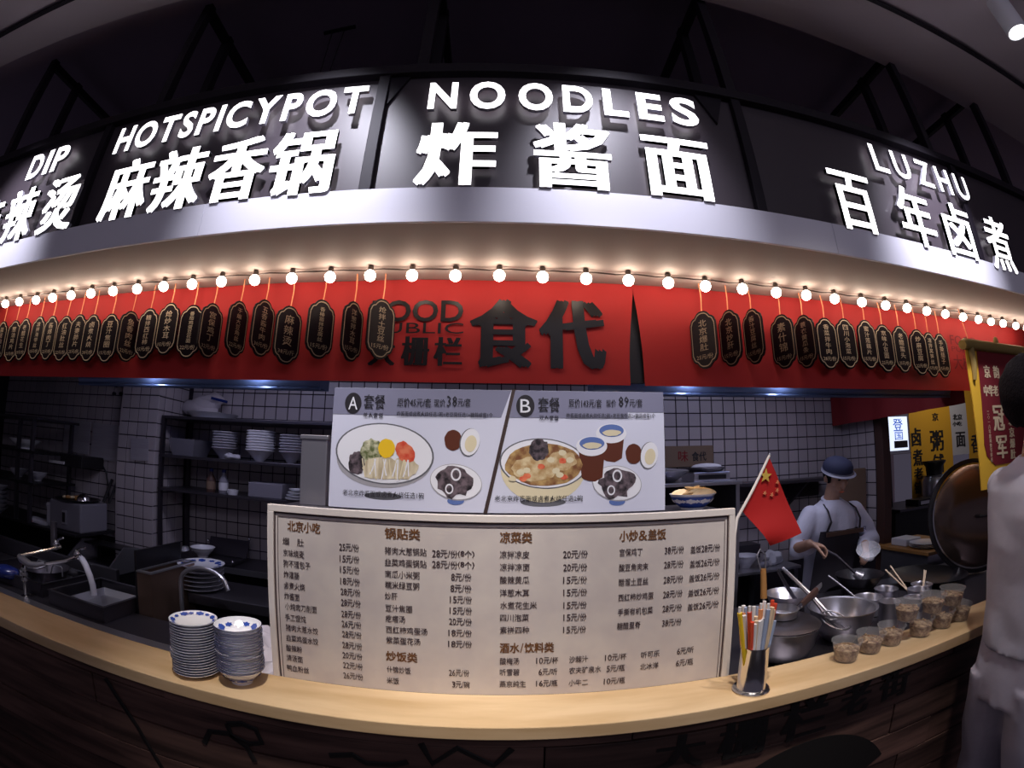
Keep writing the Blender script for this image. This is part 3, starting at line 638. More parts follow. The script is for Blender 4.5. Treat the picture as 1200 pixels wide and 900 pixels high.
# ================================================================ THE COUNTER
ct = thing('bar_counter', 'long pale maple bar counter with dark plank front', 'counter', (0, 1.25, FL))
CT = -0.70
for a, b in ((-3.8, 3.4),):
    part('worktop', MB().box(a + 0.0008, b - 0.0008, 1.151, 1.347, CT - 0.042, CT), [M['wood']], ct, bevel=0.003)
part('under_frame', MB().box(-3.8, 3.4, 1.235, 1.33, FL, CT - 0.043), M['black'], ct)
zz = [CT - 0.048, -0.80, -0.915, -1.04, -1.16, -1.29, -1.43, FL + 0.004]
for r in range(len(zz) - 1):
    x = -3.8 - 0.4 * ((r * 37) % 5) / 5
    k = 0
    while x < 3.4:
        L_ = 1.25 + 0.35 * ((r * 13 + k * 7) % 4) / 4
        a, b = max(x, -3.8), min(x + L_, 3.4)
        if b - a > 0.05:
            part('plank', MB().box(a + 0.002, b - 0.002, 1.2 + 0.004 * ((r + k) % 2), 1.234, zz[r + 1] + 0.002, zz[r] - 0.002), M['plank'], ct, bevel=0.002)
        x += L_; k += 1
# brush painting and calligraphy on the planks
yk = 1.1985
ink = MB()
for ch, a, b, z0, z1 in (('大', 0.46, 0.62, -0.93, -0.80), ('栅', 0.66, 0.84, -0.93, -0.79), ('栏', 0.88, 1.07, -0.92, -0.77), ('老', 1.12, 1.26, -0.89, -0.765), ('街', 1.30, 1.46, -0.88, -0.755)):
    text_into(ink, ch, a, b, z0, z1, yk, off=0.02, smear=0.006, res=2)
part('brush_lettering', ink, M['ink'], ct, kind='stuff')
fan = []
cx, cz = 1.02, -1.30
for k in range(25):
    a = math.radians(150 - 120 * k / 24); fan.append((cx + 0.42 * math.cos(a), cz + 0.36 * math.sin(a)))
for k in range(25):
    a = math.radians(30 + 120 * k / 24); fan.append((cx + 0.13 * math.cos(a), cz + 0.11 * math.sin(a)))
part('painted_fan', MB().prism(fan, yk - 0.0005, yk), M['ink'], ct)
for nm, pts in (('painted_lamp', [(-0.80, -0.83), (-0.745, -0.815), (-0.70, -0.825), (-0.685, -0.87), (-0.73, -0.885), (-0.79, -0.87), (-0.80, -0.83)]),
                ('painted_ring', [(-0.90, -0.93), (-0.87, -0.875), (-0.80, -0.865), (-0.74, -0.90), (-0.72, -0.95)]), ('painted_stroke', [(-0.47, -0.87), (-0.40, -0.855), (-0.36, -0.88), (-0.28, -0.875), (-0.24, -0.86)]),
                ('painted_stroke', [(-1.30, -0.80), (-1.18, -0.95), (-1.10, -1.10)]), ('painted_stroke', [(-0.20, -0.79), (-0.17, -0.86), (-0.10, -0.80), (0.0, -0.86), (0.05, -0.80)])):
    part(nm, MB().tube([(x, yk, z) for x, z in pts], 0.010, 6, flat=0.2), M['ink'], ct)

# ---------------------------------------------------------------- menu board on the counter
YM = 1.343
mn = thing('menu_board', 'large cream menu board with columns of Chinese dishes and prices, standing on the counter', 'menu board', (0.02, YM + 0.01, CT))
ml, mr, mt, mbt = -0.692, 0.740, -0.1425, CT
part('panel', MB().box(ml, mr, YM + 0.003, YM + 0.016, mbt, mt), M['menu'], mn)
fr = 0.021
for a, b, c, d in ((ml, mr, mt - fr, mt), (ml, ml + fr, mbt, mt - fr), (mr - fr, mr, mbt, mt - fr)):
    part('frame_strip', MB().box(a, b, YM - 0.003, YM + 0.003, c, d), M['menuframe'], mn, bevel=0.0015)
def border(i, w, m):
    mb = MB(); y0, y1 = YM + 0.0015, YM + 0.0035
    mb.box(ml + i, mr - i, y0, y1, mt - i - w, mt - i); mb.box(ml + i, ml + i + w, y0, y1, mbt, mt - i - w); mb.box(mr - i - w, mr - i, y0, y1, mbt, mt - i - w)
    part('border_line', mb, M[m], mn)
border(fr + 0.001, 0.0045, 'menuink'); border(fr + 0.013, 0.0015, 'menuink')
def menu_text(txt, x0, x1, zc, h, fat_):
    # digits and Latin signs are as tall as the Chinese characters on this menu, so each run is fitted on its own
    runs = []
    for c_ in txt:
        kd = ord(c_) > 0x2E80
        if runs and runs[-1][0] == kd: runs[-1][1] += c_
        else: runs.append([kd, c_])
    wd = lambda kd, s_: len(s_) * 1.0 if kd else sum(.34 if q in '/()&' and len(txt) > 6 or q in '/()' else .95 if q == '&' else .56 for q in s_)
    tot = sum(wd(*r) for r in runs); x = x0; mb = MB()
    for kd, s_ in runs:
        w_ = wd(kd, s_) / tot * (x1 - x0)
        if s_.strip('\u3000 '): text_into(mb, s_, x + w_ * .02, x + w_ * .98, zc - h / 2 * (1 if kd else .9), zc + h / 2 * (1 if kd else .9), YM + 0.002, off=fat_ if kd else 0.0, res=2, smear=0 if kd else .0003)
        x += w_
    return mb
for txt, x0, x1, zc, k in MENU:
    h = {'n': .0225, 'p': .0225, 'h': .033}[k]
    if k == 'h': part('heading', menu_text(txt, x0, x1, zc, h, 0.030), M['menubrown'], mn)
    else: part('menu_line', menu_text(txt, x0, x1, zc, h, 0.008), M['menuink'], mn)

# ---------------------------------------------------------------- steel ledge above the menu board, and the two set-meal posters on it
LZ = -0.150
lg = thing('pass_shelf', 'narrow steel pass shelf just behind the top of the menu board', 'shelf', (0.1, 1.5, LZ))
part('shelf_plate', MB().box(-0.69, 0.735, 1.362, 1.66, LZ - 0.022, LZ), M['steeldk'], lg, bevel=0.002)
for x in (-0.62, 0.70):
    part('leg', MB().box(x - 0.015, x + 0.015, 1.60, 1.63, -0.90, LZ - 0.022), M['steeldk'], lg)
BOTH = dict(
 A=[('套餐', -.422, -.352, .169, .215, .012), ('单人套餐', -.422, -.356, .141, .157, .004), ('原价45元/套', -.312, -.204, .178, .206, .010), ('现价', -.195, -.159, .180, .204, .006), ('38', -.154, -.122, .181, .215, .0), ('元/套', -.120, -.080, .182, .208, .010),
    ('炸酱面或卤煮火烧任选1碗+老豆腐任选1+糖蒜咸菜1个', -.312, -.010, .148, .164, .004), ('老北京炸酱面或卤煮火烧任选1碗', -.481, -.219, -.108, -.088, .002)],
 B=[('套餐', .131, .199, .169, .215, .012), ('双人套餐', .134, .196, .142, .158, .004), ('原价143元/套', .228, .334, .184, .211, .010), ('现价', .349, .381, .186, .210, .006), ('89', .390, .424, .187, .221, .0), ('元/套', .426, .470, .187, .213, .010),
    ('炸酱面或卤煮火烧任选2碗+老豆腐任选2+糖蒜咸菜1个', .220, .512, .150, .166, .004), ('老北京炸酱面或卤煮火烧任选2碗', -.001, .271, -.110, -.091, .002)])
YP = 1.447
def poster(name, lab, outline, band, badge, letter, texts):
    t = thing(name, lab, 'poster', (sum(p[0] for p in outline) / 4, YP + 0.008, LZ))
    part('board', MB().prism(outline, YP + 0.003, YP + 0.012), M['poster'], t)
    hb_ = part('header_band', MB().prism(band, YP + 0.0022, YP + 0.0032), M['postergrey'], t)
    cx, cz, r = badge
    bd_ = part('badge', MB().prism(ellipse(cx, cz, r * .82, r), YP + 0.0012, YP + 0.0022), M['posterink'], t)
    part('badge_letter', text_into(MB(), letter, cx - r * .45, cx + r * .45, cz - r * .6, cz + r * .6, YP + 0.0008, off=0.0, res=3), M['pr_white'], bd_)
    for s_, a, b, c, d, off in texts:
        part('lettering', text_into(MB(), s_, a, b, c, d, YP + 0.0001, off=off, res=1), M['posterink'], hb_ if c > .12 else t)
    return t
PC = 0
def pp(t, nm, poly, m, lvl):
    global PC; PC += 1
    y = YP + 0.0030 - 0.0003 * lvl - 0.000011 * (PC % 20)
    return part(nm, MB().prism(poly, y - 0.0002, y), M[m], t)
pa = poster('set_meal_poster', 'pale poster of set meal A, a noodle bowl with egg and tomato', [(-.529, LZ + .004), (-.0355, LZ + .004), (.0485, .236), (-.524, .236)], [(-.5265, .150), (.016, .150), (.0465, .2355), (-.5245, .2355)], (-.458, .186, .034), 'A', BOTH['A'])
pb = poster('set_meal_poster', 'pale poster of set meal B, a stew bowl, two dark drinks and an egg', [(-.0235, LZ + .004), (.5425, LZ + .004), (.5435, .236), (.0605, .236)], [(.0285, .150), (.420, .150), (.420, .170), (.543, .170), (.543, .2355), (.0600, .2355)], (.091, .187, .035), 'B', BOTH['B'])
# slanting dark bar between the posters
single('poster_divider', MB().prism([(-.0350, LZ + .002), (-.0240, LZ + .002), (.0600, .240), (.0490, .240)], YP + 0.001, YP + 0.012), M['seam'], (0, YP, LZ), 'thin slanting dark brown bar between the two set meal posters', 'divider')
def bowl_print(t, cx, cz, rx, rz, depth, out='pr_white'):
    foot = [(cx + rx * .97 * math.cos(a), cz - rz * .25 + 0) for a in ()]
    lower = ellipse(cx, cz, rx * .985, rz * .985, 20, PI, 2 * PI) 
    body = [(cx - rx * .97, cz - rz * .2)] + [(cx + rx * .97 * math.cos(PI + PI * k / 18), cz - rz * .2 + (depth + rz * .45) * math.sin(PI + PI * k / 18)) for k in range(1, 18)] + [(cx + rx * .97, cz - rz * .2)]
    pp(t, 'bowl_body', body, 'pr_grey' if out == 'pr_white' else out, 1)
    pp(t, 'bowl_rim', ellipse(cx, cz, rx, rz, 40, tilt=-0.06), 'pr_rim', 2)
    pp(t, 'bowl_inside', ellipse(cx, cz, rx * .965, rz * .955, 40, tilt=-0.06), 'pr_white', 3)
def wob(cx, cz, rx, rz, n=26, amp=.14, seed=0, tilt=0):
    out = []
    for i, (x, z) in enumerate(ellipse(cx, cz, rx, rz, n, tilt=tilt)):
        k = 1 + amp * noise.noise(Vector((math.cos(2 * PI * i / n) * 2.2, math.sin(2 * PI * i / n) * 2.2, seed)))
        out.append((cx + (x - cx) * k, cz + (z - cz) * k))
    return out
bowl_print(pa, -.350, .029, .160, .096, .045)
pp(pa, 'bowl_foot', ellipse(-.350, -.104, .060, .012), 'pr_rim', 0)
pp(pa, 'black_beans', wob(-.436, -.004, .030, .036, seed=3, amp=.3), 'pr_beans', 5)
pp(pa, 'bean_sprouts', wob(-.388, .034, .036, .040, seed=4, amp=.4), 'pr_green', 5)
pp(pa, 'noodles', wob(-.350, -.018, .066, .036, seed=5, amp=.25), 'pr_noodle', 6)
pp(pa, 'noodles', wob(-.285, -.014, .044, .036, seed=6, amp=.25), 'pr_noodle', 6)
pp(pa, 'tomato_strips', wob(-.281, .036, .036, .026, seed=7, amp=.2, tilt=-.8), 'pr_red', 7)
pp(pa, 'egg_yolk', wob(-.341, .046, .027, .030, seed=8, amp=.1), 'pr_yellow', 7)
for i in range(16):
    a = -.405 + .14 * i / 15 + random.uniform(-.006, .006); s_ = random.uniform(-.02, .02)
    part('noodle_strand', MB().tube([(a, YP + .0006, -.046 + .01 * math.sin(i)), (a + s_ * .5, YP + .0006, -.02), (a + s_, YP + .0006, .012)], .0022, 5, flat=.2), M['pr_white' if i % 2 else 'pr_cream'], pa)
def small_sides(t, cx, cz, ex, ez):
    pp(t, 'tea_egg', wob(ex, ez, .027, .032, seed=1, amp=.05), 'pr_brown', 3)
    pp(t, 'egg_shadow', ellipse(ex + .051, ez - .006, .031, .044, tilt=-.2), 'pr_rim', 3)
    pp(t, 'egg_half', ellipse(ex + .053, ez - .005, .029, .042, tilt=-.2), 'pr_white', 4)
    pp(t, 'egg_half_yolk', ellipse(ex + .055, ez - .010, .018, .026, tilt=-.2), 'pr_cream', 5)
    pp(t, 'side_bowl_foot', ellipse(cx, cz - .058, .026, .012), 'pr_blue', 1)
    pp(t, 'side_bowl_rim', ellipse(cx, cz, .081, .056, 36, tilt=-.15), 'pr_grey', 2)
    pp(t, 'side_bowl', ellipse(cx, cz + .001, .079, .053, 36, tilt=-.15), 'pr_white', 3)
    pp(t, 'wood_ear', wob(cx - .004, cz + .002, .056, .047, seed=cx, amp=.35), 'pr_beans', 5)
    for dx, dz, r in ((.000, .024, 1.0), (-.020, -.021, .8)):
        part('onion_ring', MB().ring(ellipse(cx + dx, cz + dz, .016 * r, .020 * r, 20), ellipse(cx + dx, cz + dz, .011 * r, .014 * r, 20), YP + .0004, YP + .0008), M['pr_white'], t)
small_sides(pa, -.121, -.053, -.132, .077)
small_sides(pb, .382, -.056, .437, .037)
bowl_print(pb, .148, .008, .136, .078, .070, 'pr_cream')
pp(pb, 'bowl_foot', ellipse(.148, -.112, .070, .014), 'pr_rim', 0)
pp(pb, 'stew', wob(.150, .004, .120, .066, seed=12, amp=.08), 'pr_soup', 5)
pp(pb, 'stew_topping', wob(.120, -.008, .070, .036, seed=13, amp=.3), 'pr_soup2', 6)
pp(pb, 'stew_topping', wob(.205, .016, .045, .030, seed=14, amp=.3), 'pr_soup2', 6)
pp(pb, 'dark_topping', wob(.134, .050, .030, .034, seed=15, amp=.3), 'pr_beans', 7)
for i in range(14):
    a = random.uniform(.05, .24); b = random.uniform(-.04, .05)
    pp(pb, 'tofu_piece', wob(a, b, .012, .009, 8, .3, i), 'pr_cream' if i % 3 else 'pr_red', 7)
for cx, cz, ch in ((.364, .108, .085), (.300, .068, .105)):
    lv = 2 if cx > .35 else 4
    pp(pb, 'drink_glass', [(cx - .044, cz), (cx + .044, cz), (cx + .034, cz - ch), (cx + .010, cz - ch - .012), (cx - .016, cz - ch - .008), (cx - .032, cz - ch)], 'pr_brown', lv - 1)
    pp(pb, 'glass_band', ellipse(cx, cz - .006, .050, .031), 'pr_white', lv)
    pp(pb, 'glass_liquid', ellipse(cx + .001, cz + .003, .040, .020), 'pr_blue', lv + 1)
    pp(pb, 'glass_froth', wob(cx + .001, cz - .004, .030, .010, seed=cx), 'pr_cream', lv + 2)

# steel upright box standing at the left of the posters
sbx = thing('steel_dispenser', 'tall narrow brushed steel box standing left of poster A', 'steel box', (-0.60, 1.52, LZ))
part('body', MB().box(-.647, -.553, 1.485, 1.58, LZ, .070), M['steel'], sbx, bevel=0.004)
part('rim', MB().box(-.651, -.549, 1.481, 1.584, .066, .082), M['steel'], sbx, bevel=0.003)

# bowl of crackers at the right end of the pass shelf
def bowl_profile(r, h, foot=0.45, th=0.003, flare=1.0):
    return [(0.0, .006 * h / .06), (r * foot * .9, .006 * h / .06), (r * foot * .92, 0), (r * foot, 0), (r * foot, h * .10), (r * (foot * .45 + .55 * .98), h * .55), (r * .93, h * .86), (r, h), (r - th, h), (r * .88, h * .76), (r * .66, h * .42), (r * .3, h * .18), (0, h * .15)]
def pattern_band(c, r0, z0, r1, z1, n, m, parent, seed=0, name='blue_flower', out=0.0006):
    """blue painted blossoms and sprigs round a conical band (flat print laid on the glaze)"""
    rd = random.Random(seed)
    for i in range(n):
        a = 2 * PI * i / n + rd.uniform(-.05, .05); t = .5; big = i % 2 == 0
        sz = (0.30 if big else 0.18)
        mb = MB(); vs = []
        r = r0 + (r1 - r0) * t; z = z0 + (z1 - z0) * t
        L = math.hypot(r1 - r0, z1 - z0)
        slope = Vector((math.cos(a) * (r1 - r0), math.sin(a) * (r1 - r0), z1 - z0)).normalized()
        tan = Vector((-math.sin(a), math.cos(a), 0)); nrm = slope.cross(tan)
        if nrm.z < 0 and (out >= 0 and z1 > z0 and r1 < r0): nrm = -nrm
        ctr = Vector(c) + Vector((r * math.cos(a), r * math.sin(a), z)) + nrm * out
        k = 12
        for j in range(k):
            q = 2 * PI * j / k; rr = L * (sz + .10 * (j % 2)) * 1.2
            vs.append(ctr + tan * rr * math.cos(q) * 1.5 + slope * rr * math.sin(q) * .9)
        mb.add(vs + [ctr], [(j, (j + 1) % k, k) for j in range(k)])
        part(name, mb, M[m], parent)
kb = thing('patterned_bowl', 'blue and white bowl heaped with cream crackers on the pass shelf', 'bowl', (0.650, 1.475, LZ))
part('body', MB().lathe((.650, 1.475, LZ), bowl_profile(.078, .052, .5), 32, cap0=False), M['porc'], kb, smooth=True)
part('blue_band', MB().lathe((.650, 1.475, LZ), [(.0415, .008), (.0580, .0215), (.0735, .043), (.0742, .043), (.0588, .0213), (.0420, .0075)], 32, cap0=False), M['bluefl'], kb, smooth=True)
pattern_band((.650, 1.475, LZ), .058, .020, .0735, .040, 18, 'porc', kb, 3, 'white_flower', -.0012)
ck = thing('cracker_heap', 'overlapping cream crackers piled in the patterned bowl', 'food', (.650, 1.475, LZ + .05))
for i, (dx, dy, dz, r, rx, ry) in enumerate(((-.035, -.01, .048, .036, .25, -.5), (-.005, -.02, .058, .04, -.3, .2), (.015, .0, .062, .042, .3, -.1), (.0, .02, .055, .04, .5, .3), (.040, -.012, .056, .040, -.2, -.35), (-.03, .02, .05, .035, .4, .1), (.02, -.03, .050, .036, -.5, .2))):
    E_ = Euler((rx, ry, i * 1.1)).to_matrix()
    part('cracker', MB().lathe((.650 + dx, 1.475 + dy, LZ + dz), [(0, -.004), (r * .7, -.003), (r, .002), (r * .7, .004), (0, .005)], 14, cap0=False, axis=E_), M['dough'], ck, smooth=True)

# ---------------------------------------------------------------- plates and bowls on the counter, left
def plate_mesh(c, r, flower):
    mb = MB().lathe(c, [(0, .004), (r * .55, .004), (r * .58, 0), (r * .62, .001), (r * .80, .006), (r, .0165), (r, .0185), (r * .82, .0095), (r * .62, .0055), (0, .0055)], 32, cap0=False)
    return mb
def make_dish(kind, c, r, lab, grp, top):
    nm = 'patterned_plate' if kind == 'p' else 'patterned_bowl'
    t = thing(nm, lab, 'plate' if kind == 'p' else 'bowl', c, grp)
    if kind == 'p':
        part('body', plate_mesh(c, r, 0), M['porc'], t, smooth=True)
        part('rim_line', MB().lathe(c, [(r + .0001, .0184), (r - .0003, .0189), (r * .985, .0181)], 32, cap0=False), M['navy'], t, smooth=True)
        if top: pattern_band(c, r * .70, .0072, r * .96, .0172, 14, 'bluefl', t, 5, 'blue_flower', .0006)
    else:
        part('body', MB().lathe(c, bowl_profile(r, .052, .45), 32, cap0=False), M['porc'], t, smooth=True)
        part('rim_line', MB().lathe(c, [(r + .0002, .0512), (r + .0004, .0517), (r, .0524), (r * .985, .0523)], 32, cap0=False), M['navy'], t, smooth=True)
        if top: pattern_band(c, r * .62, .023, r * .90, .044, 12, 'bluefl', t, 9, 'blue_flower', -.0008)
        if top is None: pattern_band(c, r * .60, .016, r * .86, .034, 12, 'bluefl', t, 4, 'blue_flower', -.0016)
    return t
px, py, prr = -.925, 1.255, .079
pl = make_dish('p', (px, py, CT), prr, 'bottom plate of the left pile on the counter', 'plates stacked on the counter', False)
rd = random.Random(3)
NP = 20; dzp = .0087; offx = offy = 0
for i in range(NP):
    if i in (5, 9, 15): offx, offy = rd.uniform(-.003, .003), rd.uniform(-.002, .002)
    loc = (px + offx + rd.uniform(-.001, .001), py + offy, CT + i * dzp)
    if i == 0: pl.location = loc
    elif i < NP - 1: dup(pl, loc)['label'] = 'white plate of the left pile on the counter, %s from the top' % ORD[NP - i]
pt = make_dish('p', (px + .001, py, CT + (NP - 1) * dzp), prr, 'topmost plate of the left pile, blue flowers round its rim', 'plates stacked on the counter', True)
bx_, by_, br = -.763, 1.262, .0745
bb = make_dish('b', (bx_, by_, CT), br, 'bottom bowl of the counter stack, its flowered side showing', 'bowls stacked on the counter', None)
bl = make_dish('b', (bx_, by_, CT + .0085), br, 'lowest navy-rimmed bowl, just above the flowered bottom bowl of the counter stack', 'bowls stacked on the counter', False)
NB = 17; dzb = .0087
for i in range(1, NB):
    loc = (bx_ + rd.uniform(-.0015, .0015) - .0000 * i, by_ + rd.uniform(-.001, .001), CT + i * dzb)
    if i == 1: bl.location = loc
    elif i < NB - 1: dup(bl, loc)['label'] = 'navy-rimmed bowl of the counter stack, %s from the top' % ORD[NB - i]
make_dish('b', (bx_, by_, CT + (NB - 1) * dzb), br, 'topmost bowl of the counter stack, blue flowers inside it', 'bowls stacked on the counter', True)

# ---------------------------------------------------------------- chrome cup of wrapped straws and sticks
sx_, sy_ = .765, 1.225
sh = thing('straw_holder', 'shiny chrome cylinder on the counter holding wrapped straws', 'holder', (sx_, sy_, CT))
part('cup', MB().lathe((sx_, sy_, CT), [(0, .004), (.050, .004), (.0445, .012), (.0445, .142), (.0465, .145), (.0465, .148), (.0425, .148), (.0425, .010), (0, .009)], 40, cap0=False), M['chrome'], sh, smooth=True)
part('base_ring', MB().lathe((sx_, sy_, CT), [(.045, .010), (.056, .008), (.0595, .004), (.0575, 0), (.040, 0)], 40, cap0=False), M['chrome'], sh, smooth=True)
kinds = [('yellow sleeved straw leaning left in the chrome holder', 's_yellow', -.030, -.012, -.10), ('red sleeved straw beside the yellow one in the holder', 's_red', -.018, -.018, -.06), ('orange tipped stick standing in the middle of the holder', 's_orange', .000, -.010, 0), ('blue grey sleeved straw at the front of the holder', 's_blue', .008, -.022, .02), ('pale wooden chopstick pair at the right of the holder', 'chop', .022, -.008, .03)]
for lab, m, dx, dy, ln in kinds:
    b0 = Vector((sx_ + dx * .7, sy_ + dy * .7, CT + .015)); tp = b0 + Vector((ln * .3 + dx * .75, dy * .3 - .006, .250))
    t = thing('wrapped_straw' if m != 'chop' else 'chopsticks', lab, 'straw' if m != 'chop' else 'chopsticks', tuple(b0))
    part('sleeve' if m != 'chop' else 'stick', MB().tube([b0, tp], [.0055, .0075], 8), M[m], t, smooth=True)
    if m == 'chop': part('stick', MB().tube([b0 + Vector((.011, .004, 0)), tp + Vector((.009, .002, -.01))], .0048, 8), M[m], t)
    else: part('tip', MB().tube([tp, tp + Vector((0, 0, .018))], .0045, 8), M['s_white'], t)
rd = random.Random(11)
grp = 'paper-sleeved straws crowded in the chrome holder'
for i in range(26):
    a = rd.uniform(0, 2 * PI); r = .036 * math.sqrt(rd.uniform(.05, 1))
    dx, dy = r * math.cos(a), r * math.sin(a)
    b0 = Vector((sx_ + dx * .75, sy_ + dy * .75, CT + .014)); tp = Vector((sx_ + dx * 1.7, sy_ + dy * 1.4, CT + .250 + rd.uniform(-.03, .03)))
    t = thing('wrapped_straw', 'thin paper-sleeved straw among many in the chrome holder', 'straw', tuple(b0), grp)
    part('sleeve', MB().tube([b0, tp], [.0046, .0062], 7), M[('s_white', 's_orange', 's_blue', 's_white', 'chop', 's_red', 's_white')[i % 7]], t, smooth=True)

# ---------------------------------------------------------------- plastic tubs of food along the right of the counter
def tub(loc, lab, grp='plastic tubs of diced food on the counter'):
    t = thing('deli_tub', lab, 'plastic tub', loc, grp)
    part('cup', MB().lathe(loc, [(0, .001), (.038, .001), (.040, .004), (.0535, .070), (.0565, .071), (.0565, .0745), (.0525, .0745), (.0385, .006), (0, .005)], 28, cap0=False), M['plastic'], t, smooth=True)
    f = MB().lathe(loc, [(0, .0055), (.0375, .0055), (.0465, .046), (.040, .050), (.020, .0495), (0, .052)], 20, cap0=False)
    part('diced_food', f, M['food'], t, smooth=True)
    r2 = random.Random(int(loc[0] * 1000))
    ch = MB()
    for i in range(26):
        a = r2.uniform(0, 2 * PI); r = .040 * math.sqrt(r2.random()); s_ = r2.uniform(.003, .006)
        ch.box(loc[0] + r * math.cos(a) - s_, loc[0] + r * math.cos(a) + s_, loc[1] + r * math.sin(a) - s_ * .7, loc[1] + r * math.sin(a) + s_ * .7, loc[2] + .046, loc[2] + .046 + s_ * 1.5, rot=(r2.random(), r2.random(), r2.random() * 3))
    part('food_bits', ch, M['food'], t, kind='stuff')
for x, y, z, lab in ((1.170, 1.262, 0, 'clear tub of diced food nearest the straw holder'), (1.294, 1.272, 0, 'second clear tub from the straw holder, on the counter'), (1.410, 1.280, 0, 'third clear tub on the counter, under the left stacked tub'),
                     (1.566, 1.268, 0, 'fourth clear tub in the bottom row, between two stacked tubs'), (1.705, 1.272, 0, 'fifth clear tub in the bottom row'), (1.828, 1.272, 0, 'last clear tub of the bottom row, nearest the man in white'),
                     (1.488, 1.278, .0755, 'left one of the three tubs stacked in the upper row'), (1.636, 1.272, .0755, 'middle one of the three tubs stacked in the upper row'), (1.768, 1.274, .0755, 'right one of the three tubs stacked in the upper row')):
    tub((x, y, CT + z), lab)

# ---------------------------------------------------------------- small national flag beside the menu board
FY = 1.425
fg = thing('small_flag', 'small red flag with five yellow stars on a white stick, right of the menu board', 'flag', (.785, 1.405, -.80))
part('flagpole', MB().tube([(.778, 1.405, -.80), (.776, 1.408, -.40), (.778, 1.412, -.24), (.790, FY - .006, -.185), (.856, FY - .003, -.090), (.9255, FY, .018)], [.0045, .0045, .0045, .0055, .005, .0045], 8), M['menuframe'], fg, smooth=True)
part('pole_tip', MB().ball((.927, FY, .021), .005), M['steel'], fg, smooth=True)
fc = [(.9235, .014), (.814, -.164), (.926, -.291), (1.053, -.257)]
nn = 14; vs = []
for j in range(nn + 1):
    for i in range(nn + 1):
        u, v = i / nn, j / nn
        a = Vector(fc[0]).lerp(Vector(fc[1]), v); b = Vector(fc[3]).lerp(Vector(fc[2]), v); q = a.lerp(b, u)
        bul = .012 * math.sin(u * PI) 
        vs.append((q.x + bul * .3, FY + .016 * math.sin(u * 4.2 + v * 2) * u, q.y))
fs = [(j * (nn + 1) + i, j * (nn + 1) + i + 1, (j + 1) * (nn + 1) + i + 1, (j + 1) * (nn + 1) + i) for j in range(nn) for i in range(nn)]
fcl = part('cloth', MB().add(vs, fs), M['flagred'], fg, smooth=True)
def starpoly(cx, cz, r, rot):
    return [(cx + (r if k % 2 == 0 else r * .4) * math.sin(rot + k * PI / 5), cz + (r if k % 2 == 0 else r * .4) * math.cos(rot + k * PI / 5)) for k in range(10)]
part('large_star', MB().prism(starpoly(.907, -.050, .0255, .1), FY - .004, FY - .0015), M['star'], fcl)
for x, z in ((.957, -.074), (.955, -.102), (.932, -.116), (.903, -.108)):
    part('small_star', MB().prism(starpoly(x, z, .0085, .5), FY - .002, FY + .0005), M['star2'], fcl)

# ================================================================ KITCHEN, LEFT
def solid(name, lab, cat, loc, mb, m, smooth=False, bevel=0, group=None, kind=None):
    return single(name, mb, M[m], loc, lab, cat, group, kind, smooth, bevel)
def folds(mb, amp, sc_, seed, ctr=None):
    mb.v = [tuple(Vector(v) + Vector((noise.noise(Vector((v[0] * sc_, v[1] * sc_, v[2] * sc_ * .5 + seed))), noise.noise(Vector((v[0] * sc_ + 7, v[1] * sc_, v[2] * sc_ * .5 + seed))), 0)) * amp) for v in mb.v]
    return mb
# wall rack with three shelves
rk = thing('wall_rack', 'dark steel rack of three shelves on the tiled back wall, left of the posters', 'rack', (-1.75, 3.07, FL + .6))
for z in (.245, -.035, -.275):
    part('shelf', MB().box(-2.445, -1.02, 2.90, 3.285, z - .022, z), M['steeldk'], rk, bevel=.003)
for x in (-2.43, -1.04):
    for y in (2.92, 3.265): part('upright', MB().box(x - .014, x + .014, y - .014, y + .014, -.775, .245), M['steeldk'], rk)
# stacks of bowls on the middle shelf
def stackbowl(c, r, mt_, grp, lab):
    t = thing('stacked_bowl', lab, 'bowl', c, grp)
    part('body', MB().lathe(c, [(0, .004), (r * .3, 0), (r * .34, .006), (r * .94, .072), (r * 1.02, .076), (r * 1.02, .081), (r * .96, .079), (r * .3, .010), (0, .009)], 24, cap0=False), M[mt_], t, smooth=True)
    return t
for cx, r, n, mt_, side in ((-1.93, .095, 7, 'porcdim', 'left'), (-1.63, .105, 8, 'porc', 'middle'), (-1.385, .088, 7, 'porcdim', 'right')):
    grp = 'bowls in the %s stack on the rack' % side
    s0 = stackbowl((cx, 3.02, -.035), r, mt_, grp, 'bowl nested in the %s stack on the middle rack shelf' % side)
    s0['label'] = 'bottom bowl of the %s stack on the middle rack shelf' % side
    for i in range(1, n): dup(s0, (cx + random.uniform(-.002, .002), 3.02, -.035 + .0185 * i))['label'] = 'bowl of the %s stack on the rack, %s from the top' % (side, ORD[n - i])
def crumple(name, lab, cat, c, sx, sy, sz, m, seed, n=18):
    mb = MB().ball(c, sx, sy, sz, n, n - 6)
    mb.v = [tuple(Vector(c) + (Vector(v) - Vector(c)) * (1 + .55 * noise.noise(Vector(v) * 26 + Vector((seed, 0, 0))))) for v in mb.v]
    z0 = min(v[2] for v in mb.v); mb.v = [(x, y, max(z, c[2] - sz * .8)) for x, y, z in mb.v]
    return solid(name, lab, cat, (c[0], c[1], c[2] - sz), mb, m, smooth=True)
crumple('crumpled_towel', 'small crumpled white towel on the rack before the middle bowl stack', 'towel', (-1.81, 2.93, -.015), .065, .03, .022, 'whitecloth', 2)
t = thing('shallow_basin', 'wide shallow white basin on top of the rack', 'basin', (-2.09, 3.07, .245))
part('body', MB().lathe((-2.09, 3.07, .245), [(0, .004), (.13, .004), (.15, 0), (.19, .035), (.2, .040), (.19, .042), (.145, .010), (0, .010)], 32, cap0=False), M['porc'], t, smooth=True)
